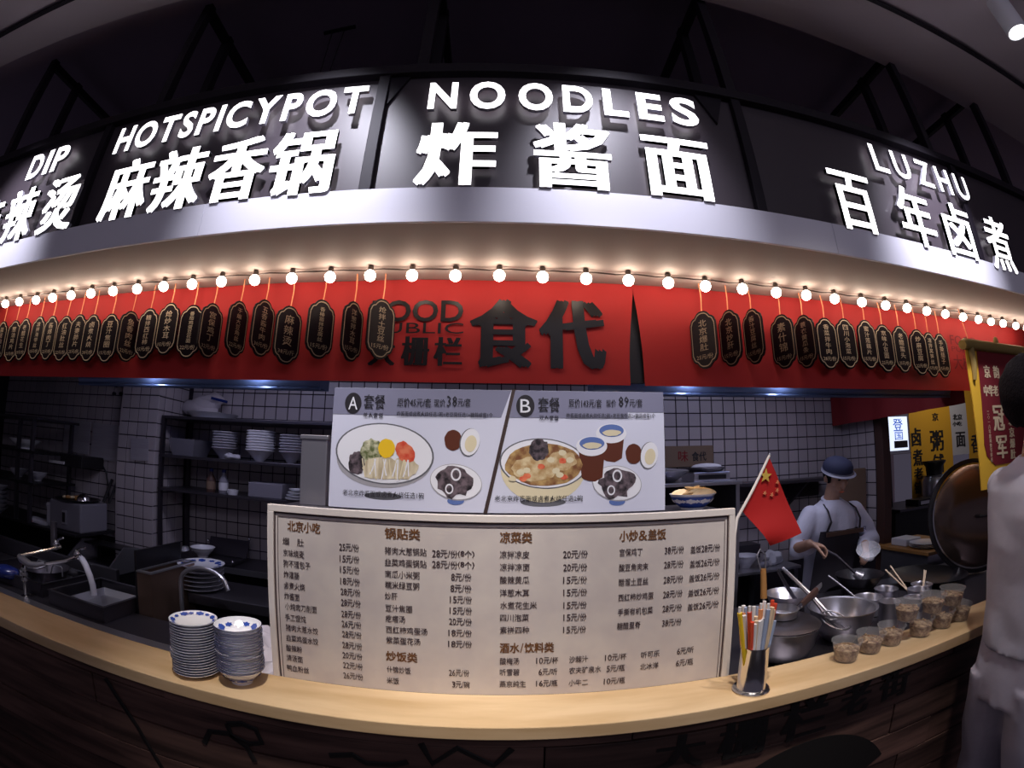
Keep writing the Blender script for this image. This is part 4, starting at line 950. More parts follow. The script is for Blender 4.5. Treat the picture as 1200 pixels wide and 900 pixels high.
t = thing('plastic_bag_pile', 'pile of clear plastic film behind the shallow basin on the rack', 'plastic bag', (-2.25, 3.17, .245))
for i in range(3):
    mb = MB().ball((-2.30 + .05 * i, 3.20, .335 + .035 * i), .17 - .02 * i, .07, .075 - .01 * i, 20, 14)
    mb.v = [(x + .03 * noise.noise(Vector((x, y, z)) * 9), y, max(.246, z + .02 * noise.noise(Vector((x, y, z)) * 14))) for x, y, z in mb.v]
    part('film', mb, M['bag'], t, smooth=True)
part('blue_handle', MB().box(-2.14, -1.99, 3.10, 3.112, .385, .405, rot=(0, .18, 0)), M['navy'], t)
solid('steel_tray', 'deep grey steel tray at the left end of the middle rack shelf', 'tray', (-2.27, 3.05, -.035), MB().lathe((-2.26, 3.05, -.035), [(0, 0), (.13, 0), (.17, .12), (.175, .12), (.135, -.0), (.0, .004)], 4, cap0=False, axis=Matrix.Rotation(PI / 4, 3, 'Z')), 'greybox')
for i, (x, lab) in enumerate(((-2.02, 'sauce bottle at the left of a pair on the lowest rack shelf'), (-1.91, 'sauce bottle at the right of a pair on the lowest rack shelf'))):
    t = thing('sauce_bottle', lab, 'bottle', (x, 3.0, -.275), 'sauce bottles on the lowest shelf')
    part('body', MB().lathe((x, 3.0, -.275), [(0, 0), (.033, 0), (.035, .01), (.035, .09), (.014, .125), (.013, .15)], 16, cap0=False), M['greybox' if i else 'darkwood'], t, smooth=True)
    part('cap', MB().lathe((x, 3.0, -.275), [(.015, .145), (.015, .165), (0, .166)], 12, cap0=False), M['navy'], t)
    part('label', MB().lathe((x, 3.0, -.275), [(.0358, .02), (.0358, .075)], 16, cap0=False), M['whiteplastic' if i else 'cardboard'], t)
solid('storage_box', 'plain grey storage box on the lowest rack shelf', 'box', (-1.55, 3.0, -.275), MB().box(-1.66, -1.40, 2.92, 3.14, -.275, -.175), 'greybox', bevel=.006)
solid('small_white_tub', 'tiny white tub on the lowest rack shelf beside the bottles', 'tub', (-1.80, 2.95, -.275), MB().lathe((-1.80, 2.95, -.275), [(0, 0), (.035, 0), (.042, .035), (.0, .036)], 16, cap0=False), 'whiteplastic')
p0 = None
for i in range(4):
    c = (-1.30 + .010 * i, 2.94, -.275 + .020 * i)
    if i == 0:
        p0 = thing('curved_dish', 'bottom white oval dish of the small pile on the lowest rack shelf', 'dish', c, 'white dishes piled on the lowest shelf')
        part('body', MB().lathe(c, [(0, .002), (.04, 0), (.078, .012), (.080, .018), (.07, .014), (.03, .006), (0, .006)], 24, cap0=False), M['porc'], p0, smooth=True)
    else: dup(p0, c)['label'] = 'white oval dish on the lowest rack shelf, %s from the top' % ORD[4 - i]

# back worktop
WZ = -.78
bw = thing('rear_worktop', 'dark steel worktop along the tiled back wall', 'worktop', (-1.2, 3.1, FL))
part('top', MB().box(-2.46, .88, 2.92, 3.29, WZ - .03, WZ), M['steeldk'], bw, bevel=.003)
part('top_edge', MB().box(-2.46, .88, 2.912, 2.919, WZ - .04, WZ + .002), M['steel'], bw)
part('body', MB().box(-2.44, .86, 2.97, 3.28, FL, WZ - .031), M['iron'], bw)
t = thing('folding_scale', 'flat steel warming tray with raised back panel and corner knobs on the rear worktop', 'tray', (-2.05, 3.05, WZ))
part('tray', MB().box(-2.30, -1.80, 2.94, 3.12, WZ + .004, WZ + .03), M['steeldk'], t, bevel=.003)
part('back_panel', MB().box(-2.12, -1.78, 3.13, 3.145, WZ + .03, WZ + .16, rot=(-.35, 0, 0)), M['steeldk'], t)
for x, y, z in ((-2.12, 3.12, .13), (-1.78, 3.16, .17), (-1.80, 2.95, .035), (-2.30, 2.96, .035)):
    part('knob', MB().ball((x, y, WZ + z), .012, n=10, m=8), M['chrome'], t, smooth=True)
t = thing('rice_bowl', 'white bowl standing on the steel tray of the rear worktop', 'bowl', (-2.09, 3.0, WZ + .03))
part('body', MB().lathe((-2.09, 3.0, WZ + .03), bowl_profile(.095, .07, .4), 24, cap0=False), M['porc'], t, smooth=True)
for x, lab in ((-2.40, 'left one of two small upturned cups on the rear worktop'), (-2.30, 'right one of two small upturned cups on the rear worktop')):
    solid('small_cup', lab, 'cup', (x, 3.20, WZ), MB().lathe((x, 3.20, WZ), [(.032, 0), (.036, .002), (.026, .035), (0, .036)], 16, cap0=False), 'porc', smooth=True)

# tall dark tank, goose-neck tap and the pile of dishes behind it
t = thing('deep_steel_tank', 'deep open steel tank with brown reflections left of the goose-neck tap', 'tank', (-2.0, 2.2, FL))
tz = -.645
for nm, b in (('side', (-1.835, -1.735, 2.0, 2.012)), ('side', (-1.835, -1.735, 2.388, 2.40)), ('side', (-1.835, -1.823, 2.012, 2.388)), ('side', (-1.747, -1.735, 2.012, 2.388))):
    part(nm, MB().box(b[0], b[1], b[2], b[3], -.93, tz), M['brownsteel'], t)
part('splash_plate', MB().box(-1.85, -1.836, 2.0, 2.40, -.93, -.535), M['iron'], t)
part('floor_plate', MB().box(-1.823, -1.747, 2.012, 2.388, -.93, -.91), M['steeldk'], t)
rim = MB(); 
for a, b, c, d in ((-1.835, -1.729, 1.994, 2.018), (-1.835, -1.729, 2.382, 2.406), (-1.835, -1.820, 2.018, 2.382), (-1.753, -1.729, 2.018, 2.382)): rim.box(a, b, c, d, tz, tz + .008)
part('rim', rim, M['steel'], t)
part('stand', MB().box(-1.84, -1.745, 2.01, 2.39, FL, -.93), M['iron'], t)
t = thing('gooseneck_tap', 'steel goose-neck tap behind the pile of plates', 'tap', (-1.66, 2.16, -.90))
pts = [(-1.66, 2.16, -.90), (-1.66, 2.16, -.70)] + [(-1.66 + .155 - .155 * math.cos(a), 2.16, -.70 + .095 * math.sin(a)) for a in [PI * k / 12 for k in range(1, 11)]] + [(-1.352, 2.16, -.70)]
part('spout', MB().tube(pts, .0125, 12), M['steel'], t, smooth=True)
part('base', MB().lathe((-1.66, 2.16, 0), [(.03, -.91), (.03, -.885), (.014, -.88)], 16), M['steel'], t, smooth=True)
t0 = None
for i in range(6):
    c = (-1.70, 2.42, -.80 + .026 * i)
    if i == 0:
        t0 = thing('stacked_plate', 'bottom plate of the pile behind the goose-neck tap', 'plate', c, 'plates piled behind the tap')
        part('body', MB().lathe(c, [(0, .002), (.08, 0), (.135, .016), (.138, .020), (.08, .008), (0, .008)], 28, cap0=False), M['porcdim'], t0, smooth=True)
    elif i < 5: dup(t0, c)['label'] = 'plate of the pile behind the goose-neck tap, %s from the top' % ORD[6 - i]
    else:
        t = thing('flowered_plate', 'top plate of the pile behind the goose-neck tap, painted with blue flowers', 'plate', c, 'plates piled behind the tap')
        part('body', MB().lathe(c, [(0, .002), (.08, 0), (.140, .020), (.144, .024), (.08, .009), (0, .009)], 32, cap0=False), M['porc'], t, smooth=True)
        pattern_band(c, .085, .010, .137, .022, 12, 'bluefl', t, 2, 'blue_flower', .0008)
solid('plate_trolley', 'low steel stand that carries the plates behind the goose-neck tap', 'stand', (-1.6, 2.5, FL), MB().box(-1.72, -1.0, 2.30, 2.66, -.86, -.80).box(-1.88, -1.0, 2.42, 2.66, FL, -.861), 'steeldk', bevel=.004)

# sink bench
SB = -.87
sk = thing('sink_bench', 'dark steel sink bench behind the left end of the counter', 'sink bench', (-2.6, 1.8, FL))
part('front_ledge', MB().box(-4.4, -.74, 1.375, 1.735, SB - .02, SB), M['steel'], sk, bevel=.003)
part('bench_top', MB().box(-4.4, -1.30, 1.736, 1.99, SB - .02, SB - .001), M['steeldk'], sk)
part('bench_body', MB().box(-4.4, -.78, 1.40, 1.98, FL, SB - .022), M['iron'], sk)
part('back_rail', MB().box(-4.4, -2.26, 2.27, 2.30, SB, -.755), M['steeldk'], sk, bevel=.003)
part('bench_top', MB().box(-4.4, -2.26, 1.991, 2.27, SB - .02, SB - .001), M['steeldk'], sk)
def sink(x0, x1, y0, y1, z, lab):
    t = thing('sink_basin', lab, 'sink', ((x0 + x1) / 2, (y0 + y1) / 2, SB))
    w_ = .008
    for b in ((x0, x1, y0, y0 + w_), (x0, x1, y1 - w_, y1), (x0, x0 + w_, y0 + w_, y1 - w_), (x1 - w_, x1, y0 + w_, y1 - w_)):
        part('side', MB().box(b[0], b[1], b[2], b[3], SB + .001, z), M['steeldk'], t)
    r = MB()
    for b in ((x0 - .005, x1 + .005, y0 - .005, y0 + .014), (x0 - .005, x1 + .005, y1 - .014, y1 + .005), (x0 - .005, x0 + .014, y0 + .014, y1 - .014), (x1 - .014, x1 + .005, y0 + .014, y1 - .014)): r.box(b[0], b[1], b[2], b[3], z, z + .005)
    part('rim', r, M['steeldk'], t)
    cx, cy = (x0 + x1) / 2 + .03, (y0 + y1) / 2
    sq = lambda h, zz: [(cx - h * 1.1, cy - h, zz), (cx + h * 1.1, cy - h, zz), (cx + h * 1.1, cy + h, zz), (cx - h * 1.1, cy + h, zz)]
    v = sq(.15, z - .028) + sq(.12, z - .06)
    part('bowl', MB().add(v, [(0, 1, 5, 4), (1, 2, 6, 5), (2, 3, 7, 6), (3, 0, 4, 7), (4, 5, 6, 7)]), M['steel'], t)
    return t
sink(-2.30, -1.86, 1.76, 2.17, -.795, 'right-hand dark steel sink with a raised square rim')
s2 = sink(-3.05, -2.42, 1.80, 2.20, -.80, 'left-hand dark steel sink under the wall tap')
# wire handles of a colander standing between the sinks
t = thing('colander', 'dark colander with two bright wire handles between the sinks', 'colander', (-2.62, 2.0, -.866))
part('body', MB().lathe((-2.62, 2.0, -.866), [(0, .0), (.10, 0), (.15, .10), (.154, .10), (.104, .004), (0, .004)], 24, cap0=False), M['steeldk'], t, smooth=True)
for d in (-.05, .10):
    part('wire_handle', MB().tube([(-2.60 + d, 1.94, -.77), (-2.58 + d, 1.94, -.725), (-2.57 + d, 1.94, -.715), (-2.51 + d, 1.95, -.715), (-2.50 + d, 1.95, -.725), (-2.50 + d, 1.95, -.77)], .004, 6), M['steel'], t, smooth=True)
# tap set
t = thing('twin_tap', 'chrome mixer pipe with two lever valves at the far left sink', 'tap', (-2.50, 1.745, SB))
part('riser', MB().tube([(-2.50, 1.745, SB), (-2.50, 1.745, -.68)], .012, 10), M['chrome'], t, smooth=True)
part('flange', MB().lathe((-2.50, 1.745, 0), [(.030, SB), (.030, SB + .006), (.013, SB + .010)], 16), M['chrome'], t, smooth=True)
for z in (-.745, -.72, -.775): part('nut', MB().lathe((-2.50, 1.745, 0), [(.012, z - .008), (.021, z - .008), (.021, z + .006), (.012, z + .006)], 6), M['steel'], t)
part('elbow', MB().tube([(-2.56, 1.76, -.665), (-2.52, 1.745, -.668), (-2.44, 1.745, -.685), (-2.38, 1.76, -.68), (-2.34, 1.78, -.665)], [.018, .022, .021, .020, .016], 10), M['steel'], t, smooth=True)
part('cross_pipe', MB().tube([(-2.54, 1.75, -.655), (-2.48, 1.88, -.63), (-2.44, 1.98, -.61)], .010, 8), M['chrome'], t, smooth=True)
part('cross_pipe', MB().tube([(-2.34, 1.78, -.665), (-2.26, 1.86, -.645), (-2.22, 1.92, -.62)], .010, 8), M['chrome'], t, smooth=True)
for x, y, z in ((-2.46, 1.96, -.60), (-2.22, 1.92, -.61)):
    vl_ = part('valve', MB().ball((x, y, z), .022, .022, .030, 12, 8), M['chrome'], t, smooth=True)
    part('lever', MB().tube([(x, y, z + .02), (x + .05, y - .01, z + .045), (x + .09, y - .02, z + .055)], [.009, .008, .006], 8), M['chrome'], vl_, smooth=True)
part('riser', MB().tube([(-2.52, 1.99, -.62), (-2.52, 1.99, -.48)], .022, 10), M['steeldk'], t, smooth=True)
solid('rubber_hose', 'grey rubber hose bending from the tap into the left sink', 'hose', (-2.14, 1.95, -.66), MB().tube([(-2.24, 1.95, -.630), (-2.19, 1.93, -.632), (-2.14, 1.91, -.655), (-2.10, 1.90, -.70), (-2.08, 1.90, -.75), (-2.075, 1.90, -.80)], .017, 12), 'whitecloth', smooth=True)
solid('blue_rag', 'blue and white rag at the far left edge behind the counter', 'cloth', (-2.85, 1.78, SB), folds(MB().ball((-2.78, 1.80, -.80), .10, .06, .04, 20, 14), .03, 14, 3), 'navy', smooth=True)
# open scoop bin at the foot of the pillar
t = thing('scoop_bin', 'open black bin with pale slanted side walls at the foot of the tiled pillar', 'bin', (-2.75, 2.62, FL))
for x in (-2.98, -2.53):
    part('side_wall', MB().add([(x, 2.45, -.88), (x, 2.78, -.88), (x, 2.78, -.72), (x, 2.62, -.70), (x, 2.45, -.83), (x + .012, 2.45, -.88), (x + .012, 2.78, -.88), (x + .012, 2.78, -.72), (x + .012, 2.62, -.70), (x + .012, 2.45, -.83)],
         [(0, 1, 2, 3, 4), (9, 8, 7, 6, 5), (0, 5, 6, 1), (1, 6, 7, 2), (2, 7, 8, 3), (3, 8, 9, 4), (4, 9, 5, 0)]), M['steel'], t)
part('body', MB().box(-2.968, -2.53, 2.46, 2.77, FL, -.86), M['iron'], t)
part('lid', MB().box(-2.968, -2.53, 2.64, 2.78, -.735, -.722), M['iron'], t)
# crumpled plastic sheet behind the dish stacks
vs = []; nn = 16
for j in range(nn + 1):
    for i in range(nn + 1):
        u, v = i / nn, j / nn
        vs.append((-1.23 + .50 * u, 1.42 + .50 * v + .03 * math.sin(i), -.800 - .03 * (1 - v) + .07 * abs(noise.noise(Vector((u * 4, v * 4, 1.3)))) + .035 * noise.noise(Vector((u * 9, v * 9, 4)))))
fs = [(j * (nn + 1) + i, j * (nn + 1) + i + 1, (j + 1) * (nn + 1) + i + 1, (j + 1) * (nn + 1) + i) for j in range(nn) for i in range(nn)]
solid('plastic_sheet', 'crumpled grey plastic sheet lying behind the bowl stack', 'plastic sheet', (-.98, 1.67, -.87), MB().add(vs + [(x, y, z - .004) for x, y, z in vs], fs + [tuple(q + len(vs) for q in reversed(f)) for f in fs]), 'bag', smooth=True)
# wall shelf with bowls at far left
t = thing('side_rack', 'black rack with a steel top rail at the far left', 'rack', (-3.9, 2.6, FL))
for z in (.135, -.115, -.345): part('shelf', MB().box(-4.55, -3.33, 2.42, 2.86, z - .02, z), M['steeldk' if z > 0 else 'iron'], t, bevel=.003)
for x, y in ((-3.40, 2.44), (-4.52, 2.44), (-3.62, 2.46), (-3.40, 2.84)): part('upright', MB().box(x - .014, x + .014, y - .014, y + .014, -.645, .115), M['steeldk'], t)
def sbowl(c, r, h, lab, m='porcdim', grp=None):
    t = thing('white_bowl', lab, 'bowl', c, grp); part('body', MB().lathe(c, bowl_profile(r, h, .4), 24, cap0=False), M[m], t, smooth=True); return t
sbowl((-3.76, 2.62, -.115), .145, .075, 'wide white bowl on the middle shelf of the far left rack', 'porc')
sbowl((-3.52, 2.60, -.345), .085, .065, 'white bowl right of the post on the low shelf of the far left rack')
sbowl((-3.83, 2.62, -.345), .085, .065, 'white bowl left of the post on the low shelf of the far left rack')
s0 = None
for i in range(6):
    c = (-3.92, 2.46, -.645 + .034 * i)
    if i == 0: s0 = sbowl(c, .10, .05, 'bottom dish of the tall pile at the far left', 'porcdim', 'dishes piled at the far left')
    else: dup(s0, c)['label'] = 'dish of the tall pile at the far left, %s from the top' % ORD[6 - i]
t = thing('side_bench', 'dark bench under the far left rack, carrying the steamer', 'bench', (-3.6, 2.6, FL))
part('top', MB().box(-4.5, -2.84, 2.44, 2.86, -.665, -.645), M['iron'], t, bevel=.003)
part('body', MB().box(-4.48, -3.0, 2.80, 2.85, FL, -.666), M['iron'], t)
solid('black_box', 'black box fixed high on the left wall above the steamer', 'box', (-3.20, 2.74, -.20), MB().box(-3.33, -3.06, 2.68, 2.925, -.205, -.115), 'black', bevel=.004)
solid('white_bracket', 'white bracket board sticking out left of the black wall box', 'bracket', (-3.4, 2.66, -.14), MB().box(-3.46, -3.27, 2.665, 2.70, -.193, -.172), 'whiteplastic')
solid('power_cord', 'black cord hanging from the wall box to the steamer', 'cord', (-3.03, 2.90, -.3), MB().tube([(-3.07, 2.915, -.17), (-3.02, 2.915, -.22), (-2.985, 2.915, -.33), (-2.97, 2.91, -.445)], .007, 6), 'black', smooth=True)
t = thing('steamer', 'grey steel steamer box with a latch beside the tiled pillar', 'steamer', (-3.02, 2.62, -.645))
part('body', MB().box(-3.22, -2.85, 2.50, 2.78, -.645, -.44), M['greybox'], t, bevel=.012)
lt_ = part('latch', MB().box(-3.055, -3.005, 2.488, 2.50, -.60, -.50), M['steel'], t, bevel=.004)
part('latch_plate', MB().box(-3.045, -3.015, 2.484, 2.49, -.585, -.515), M['iron'], lt_)
t = thing('snack_tray', 'shallow tray of brown snacks on top of the steamer', 'tray', (-3.05, 2.62, -.44))
part('tray', MB().lathe((-3.03, 2.63, -.44), [(0, 0), (.15, 0), (.18, .018), (.176, .02), (.148, .004), (0, .004)], 24, cap0=False), M['iron'], t, smooth=True)
for i in range(14):
    a = random.uniform(0, 6.28); r = .11 * math.sqrt(random.random())
    part('snack', MB().ball((-3.06 + r * math.cos(a), 2.62 + r * math.sin(a), -.420), .028, .016, .012, 8, 6, R=Matrix.Rotation(random.random() * 3, 3, 'Z')), M['dough' if i % 3 else 'woodhandle'], t, smooth=True)
solid('steel_ladle_cup', 'small shiny steel dome on the snack tray', 'dome', (-2.93, 2.60, -.42), MB().lathe((-2.93, 2.60, -.425), [(.055, 0), (.050, .025), (.03, .045), (0, .05)], 20), 'chrome', smooth=True)
for x, lab in ((-2.93, 'black stick standing left against the tiles above the steamer'), (-2.865, 'black stick standing right, next to the tiled pillar')):
    solid('black_stick', lab, 'stick', (x, 2.80, -.44), MB().tube([(x, 2.81, -.44), (x, 2.90, -.27)], .012, 8), 'black')
solid('small_jar', 'small white topped jar left of the steamer', 'jar', (-3.27, 2.55, -.645), MB().lathe((-3.27, 2.55, -.645), [(0, 0), (.03, 0), (.03, .13), (.038, .15), (.03, .165), (0, .167)], 16, cap0=False), 'whitecloth', smooth=True)
solid('folded_rag', 'folded grey rag left of the steamer latch', 'cloth', (-3.38, 2.52, -.645), MB().box(-3.44, -3.26, 2.47, 2.56, -.645, -.61, rot=(0, .12, .3)), 'whitecloth', bevel=.01)
for x0, x1, z0, z1, lab in ((-3.60, -3.25, -.10, .16, 'left laminated notice on the tiles above the black box'), (-3.22, -2.90, -.13, .15, 'right laminated notice on the tiles beside the pillar')):
    solid('notice_sheet', lab, 'notice', ((x0 + x1) / 2, 2.92, z0), MB().box(x0, x1, 2.916, 2.921, z0, z1, rot=(0, .02, 0)), 'paper')
solid('notice_sheet', 'small stained notice on the front of the tiled pillar', 'notice', (-2.60, 2.84, -.10), MB().box(-2.68, -2.50, 2.836, 2.841, -.10, .06, rot=(0, -.03, 0)), 'paper')
for i, (x, z) in enumerate(((-2.985, .455), (-2.915, .455), (-2.995, .39), (-2.915, .39))):
    hk_ = ('upper left', 'upper right', 'lower left', 'lower right')[i]
    solid('wall_hook', '%s black round hook in the cluster of four high on the left wall' % hk_, 'hook', (x, 2.92, z), MB().lathe((x, 2.912, z), [(0, -.012), (.014, -.010), (.014, .012), (0, .012)], 12, cap0=False, axis=Matrix.Rotation(PI / 2, 3, 'X')), 'black', smooth=True, group='four black hooks on the left tiles')

# ================================================================ KITCHEN, RIGHT
t = thing('steel_cabinet', 'grey steel cabinet with an open dark bay behind the bowl of crackers', 'cabinet', (1.16, 2.7, FL))
part('top', MB().box(.80, 1.40, 2.45, 2.90, -.125, -.105), M['steel'], t, bevel=.003)
for x in (.805, 1.375): part('side', MB().box(x - .012, x + .012, 2.46, 2.89, FL, -.126), M['steel'], t)
part('back', MB().box(.82, 1.36, 2.875, 2.89, FL, -.126), M['iron'], t)
for z in (-.33, -.62): part('shelf', MB().box(.818, 1.362, 2.47, 2.87, z - .015, z), M['steeldk'], t)
part('lower_panel', MB().box(.818, 1.362, 2.465, 2.475, FL, -.64), M['steeldk'], t)
t = thing('counter_scale', 'dark steel scale with a slotted front on the steel cabinet', 'scale', (1.30, 2.65, -.105))
part('body', MB().box(1.14, 1.38, 2.56, 2.76, -.105, -.050), M['steel'], t, bevel=.005)
part('front_slot', MB().box(1.17, 1.35, 2.555, 2.562, -.092, -.066), M['iron'], t)
part('pan', MB().lathe((1.26, 2.66, -.050), [(0, .001), (.10, .001), (.125, .022), (.121, .026), (.0, .006)], 24, cap0=False), M['steeldk'], t, smooth=True)
solid('napkin_pile', 'low pile of white napkins on the scale pan', 'napkins', (1.28, 2.66, -.03), MB().ball((1.27, 2.66, -.020), .10, .07, .022, 14, 8), 'whitecloth', smooth=True)
t = thing('large_pan', 'wide grey pan with a lid knob on the steel cabinet behind poster B', 'pan', (.96, 2.64, -.105))
part('body', MB().lathe((.96, 2.66, -.105), [(0, 0), (.09, 0), (.17, .06), (.178, .066), (.17, .072), (.05, .085), (0, .09)], 28, cap0=False), M['steel'], t, smooth=True)
part('knob', MB().lathe((.96, 2.66, -.105), [(.010, .085), (.010, .11), (.018, .115), (0, .125)], 12), M['steel'], t, smooth=True)
solid('wall_shelf', 'long dark steel wall shelf on the tiles behind the cook', 'shelf', (2.2, 3.1, -.16), MB().box(1.42, 2.62, 3.00, 3.285, -.175, -.15).box(1.42, 2.62, 3.27, 3.285, -.30, -.176), 'steeldk', bevel=.003)
for x in (1.55, 2.30): 
    solid('shelf_bracket', 'steel bracket under the %s part of the long wall shelf' % ('left' if x < 2 else 'right'), 'bracket', (x, 3.1, -.3), MB().add([(x - .01, 3.0, -.176), (x - .01, 3.265, -.176), (x - .01, 3.265, -.36), (x + .01, 3.0, -.176), (x + .01, 3.265, -.176), (x + .01, 3.265, -.36)], [(0, 1, 2), (5, 4, 3), (0, 3, 4, 1), (1, 4, 5, 2), (2, 5, 3, 0)]), 'steeldk')
sg = thing('wall_sign', 'brown board sign reading 食代 on the tiles right of poster B', 'sign', (1.42, 3.27, -.03))
part('board', MB().box(1.18, 1.62, 3.270, 3.290, -.02, .135), M['cardboard'], sg)
part('lettering', text_into(MB(), '食代', 1.44, 1.56, .02, .09, 3.268, off=.02, res=2), M['black'], sg)
part('red_print', text_into(MB(), '味', 1.33, 1.41, .02, .10, 3.268, off=.01, res=2), M['reddk'], sg)
t = thing('prep_table', 'grey steel prep table left of the cook', 'table', (1.7, 2.85, FL))
part('top', MB().box(1.42, 1.99, 2.66, 3.28, -.72, -.70), M['steel'], t, bevel=.003)
for x, y in ((1.45, 2.69), (1.96, 2.69), (1.45, 3.25), (1.96, 3.25)): part('leg', MB().box(x - .015, x + .015, y - .015, y + .015, FL, -.721), M['steel'], t)
part('undershelf', MB().box(1.43, 1.98, 2.68, 3.27, -1.2, -1.18), M['steeldk'], t)
part('back_tray', MB().box(1.50, 1.90, 3.05, 3.20, -.70, -.60), M['steeldk'], t)
t = thing('steel_bowl', 'pale enamel bowl with a long handle on the prep table', 'bowl', (1.63, 2.80, -.70))
part('body', MB().lathe((1.63, 2.80, -.70), bowl_profile(.088, .085, .4), 24, cap0=False), M['porcdim'], t, smooth=True)
part('handle', MB().tube([(1.56, 2.74, -.622), (1.47, 2.69, -.618), (1.43, 2.67, -.615)], .006, 8), M['steel'], t)
crumple('wadded_cloth', 'wadded white cloth on the prep table', 'cloth', (1.84, 2.79, -.655), .07, .05, .06, 'whitecloth', 6)
crumple('grey_wipe', 'small grey wipe beside the wadded white cloth', 'cloth', (1.745, 2.74, -.685), .045, .03, .018, 'greybox', 8)
solid('leaning_board', 'grey brown board leaning against the wall right of the cook', 'board', (2.78, 2.96, -.75), MB().box(2.60, 2.90, 2.98, 3.00, -.78, -.10), 'cardboard', bevel=.01)

# stove block
ST = -.785
st = thing('stove_block', 'black steel stove block behind the right part of the counter', 'stove', (1.8, 1.85, FL))
part('top', MB().box(.80, 3.22, 1.375, 2.27, ST - .03, ST), M['steeldk'], st, bevel=.003)
part('front_lip', MB().box(.80, 3.22, 1.36, 1.375, ST - .03, ST + .004), M['steel'], st, bevel=.002)
part('body', MB().box(.82, 3.20, 1.40, 2.25, FL, ST - .031), M['iron'], st)
def openpot(nm, c, r, rz, lab, m='steel', cat='pot', flare=.82, ears=False, group=None, th=.003):
    t = thing(nm, lab, cat, c, group)
    h = rz - c[2]
    part('body', MB().lathe(c, [(0, 0), (r * flare * .9, 0), (r * flare, h * .08), (r * .97, h * .93), (r * 1.03, h), (r * 1.03, h + .003), (r * .955, h * .95), (r * flare - th, h * .12), (0, .006)], 32, cap0=False), M[m], t, smooth=True)
    return t
# large lidded pot
t = thing('lidded_pot', 'large brushed steel pot with a flat dark lid, right behind the straw holder', 'pot', (1.10, 1.57, ST))
part('body', MB().lathe((1.10, 1.57, ST), [(0, 0), (.070, 0), (.105, .022), (.132, .065), (.146, .125), (.152, .143), (.146, .147), (.138, .140), (.10, .04), (0, .02)], 40, cap0=False), M['steel'], t, smooth=True)
part('lid', MB().lathe((1.10, 1.57, 0), [(.150, -.641), (.154, -.635), (.13, -.622), (.085, -.613), (0, -.610)], 36), M['steeldk'], t, smooth=True)
t = thing('small_steel_pan', 'small flat steel dish on the lid of the large pot', 'pan', (1.09, 1.57, -.612))
part('body', MB().lathe((1.09, 1.57, -.608), [(0, 0), (.062, 0), (.066, .03), (.071, .032), (.064, .034), (.058, .006), (0, .005)], 28, cap0=False), M['steel'], t, smooth=True)
t = thing('mixing_bowl', 'big shiny steel mixing bowl in front of the cook', 'bowl', (1.455, 1.62, ST))
part('body', MB().lathe((1.455, 1.62, ST), [(0, 0), (.07, 0), (.105, .03), (.135, .085), (.150, .140), (.158, .143), (.158, .147), (.146, .143), (.130, .09), (.10, .036), (.06, .008), (0, .006)], 40, cap0=False), M['steel'], t, smooth=True)
t = thing('white_wok', 'shallow pale steel wok behind the lidded pot', 'wok', (1.42, 2.0, ST))
part('body', MB().lathe((1.42, 2.0, ST), [(0, .03), (.05, .035), (.09, .08), (.112, .125), (.116, .127), (.088, .083), (.05, .040), (0, .035)], 36, cap0=False), M['steel'], t, smooth=True)
part('burner_ring', MB().lathe((1.42, 2.0, ST), [(.09, 0), (.09, .07), (.08, .07), (.08, 0)], 20, cap0=False), M['iron'], t)
t = thing('cooking_wok', 'black iron wok steaming before the cook', 'wok', (1.98, 2.08, ST))
part('body', MB().lathe((1.98, 2.08, ST), [(0, .02), (.06, .03), (.11, .08), (.140, .128), (.144, .130), (.108, .078), (.06, .034), (0, .026)], 36, cap0=False), M['iron'], t, smooth=True)
part('burner_ring', MB().lathe((1.98, 2.08, ST), [(.10, 0), (.10, .065), (.09, .065), (.09, 0)], 20, cap0=False), M['iron'], t)
t = thing('large_black_wok', 'very large black iron wok behind the tubs, under the shiny round lid', 'wok', (2.50, 2.0, ST))
part('body', MB().lathe((2.50, 2.0, ST), [(0, .004), (.12, .01), (.20, .03), (.245, .055), (.252, .057), (.20, .034), (.1, .014), (0, .008)], 40, cap0=False), M['iron'], t, smooth=True)
for (x, y, r, rz, lab) in ((1.787, 1.80, .077, -.698, 'steel sauce pot just right of the mixing bowl'), (2.02, 1.93 - .03, .066, -.715, 'steel sauce pot farthest back of the small six'), (2.25, 1.93 - .09, .062, -.722, 'steel sauce pot holding one chopstick pair upright'),
                          (2.09, 1.73, .060, -.700, 'steel sauce pot with two bamboo sticks crossed in it'), (1.93, 1.62, .052, -.690, 'low steel sauce pot right behind the stacked tubs'), (1.735, 1.605, .052, -.668, 'tall narrow steel sauce pot behind the third tub')):
    t = openpot('sauce_pot', (x, y, ST), r, rz, lab, flare=.93, group='small steel sauce pots on the stove')
    part('sauce', MB().lathe((x, y, rz - .035), [(0, 0), (r * .9, 0)], 24, cap0=False), M['food'], t)
def stick_pair(a0, a1, b0, b1, lab, grp=None):
    t = thing('bamboo_sticks', lab, 'sticks', tuple(a0))
    part('stick', MB().tube([a0, a1], .0042, 7), M['chop'], t); part('stick', MB().tube([b0, b1], .0042, 7), M['chop'], t)
stick_pair((2.11, 1.72, ST + .01), (2.055, 1.95, -.625), (2.10, 1.74, ST + .01), (2.095, 1.95, -.61), 'two crossing bamboo sticks standing in a sauce pot')
stick_pair((2.25, 1.83, ST + .01), (2.315, 1.88, -.66), (2.255, 1.835, ST + .01), (2.330, 1.88, -.665), 'short pair of bamboo sticks in the right rear sauce pot')
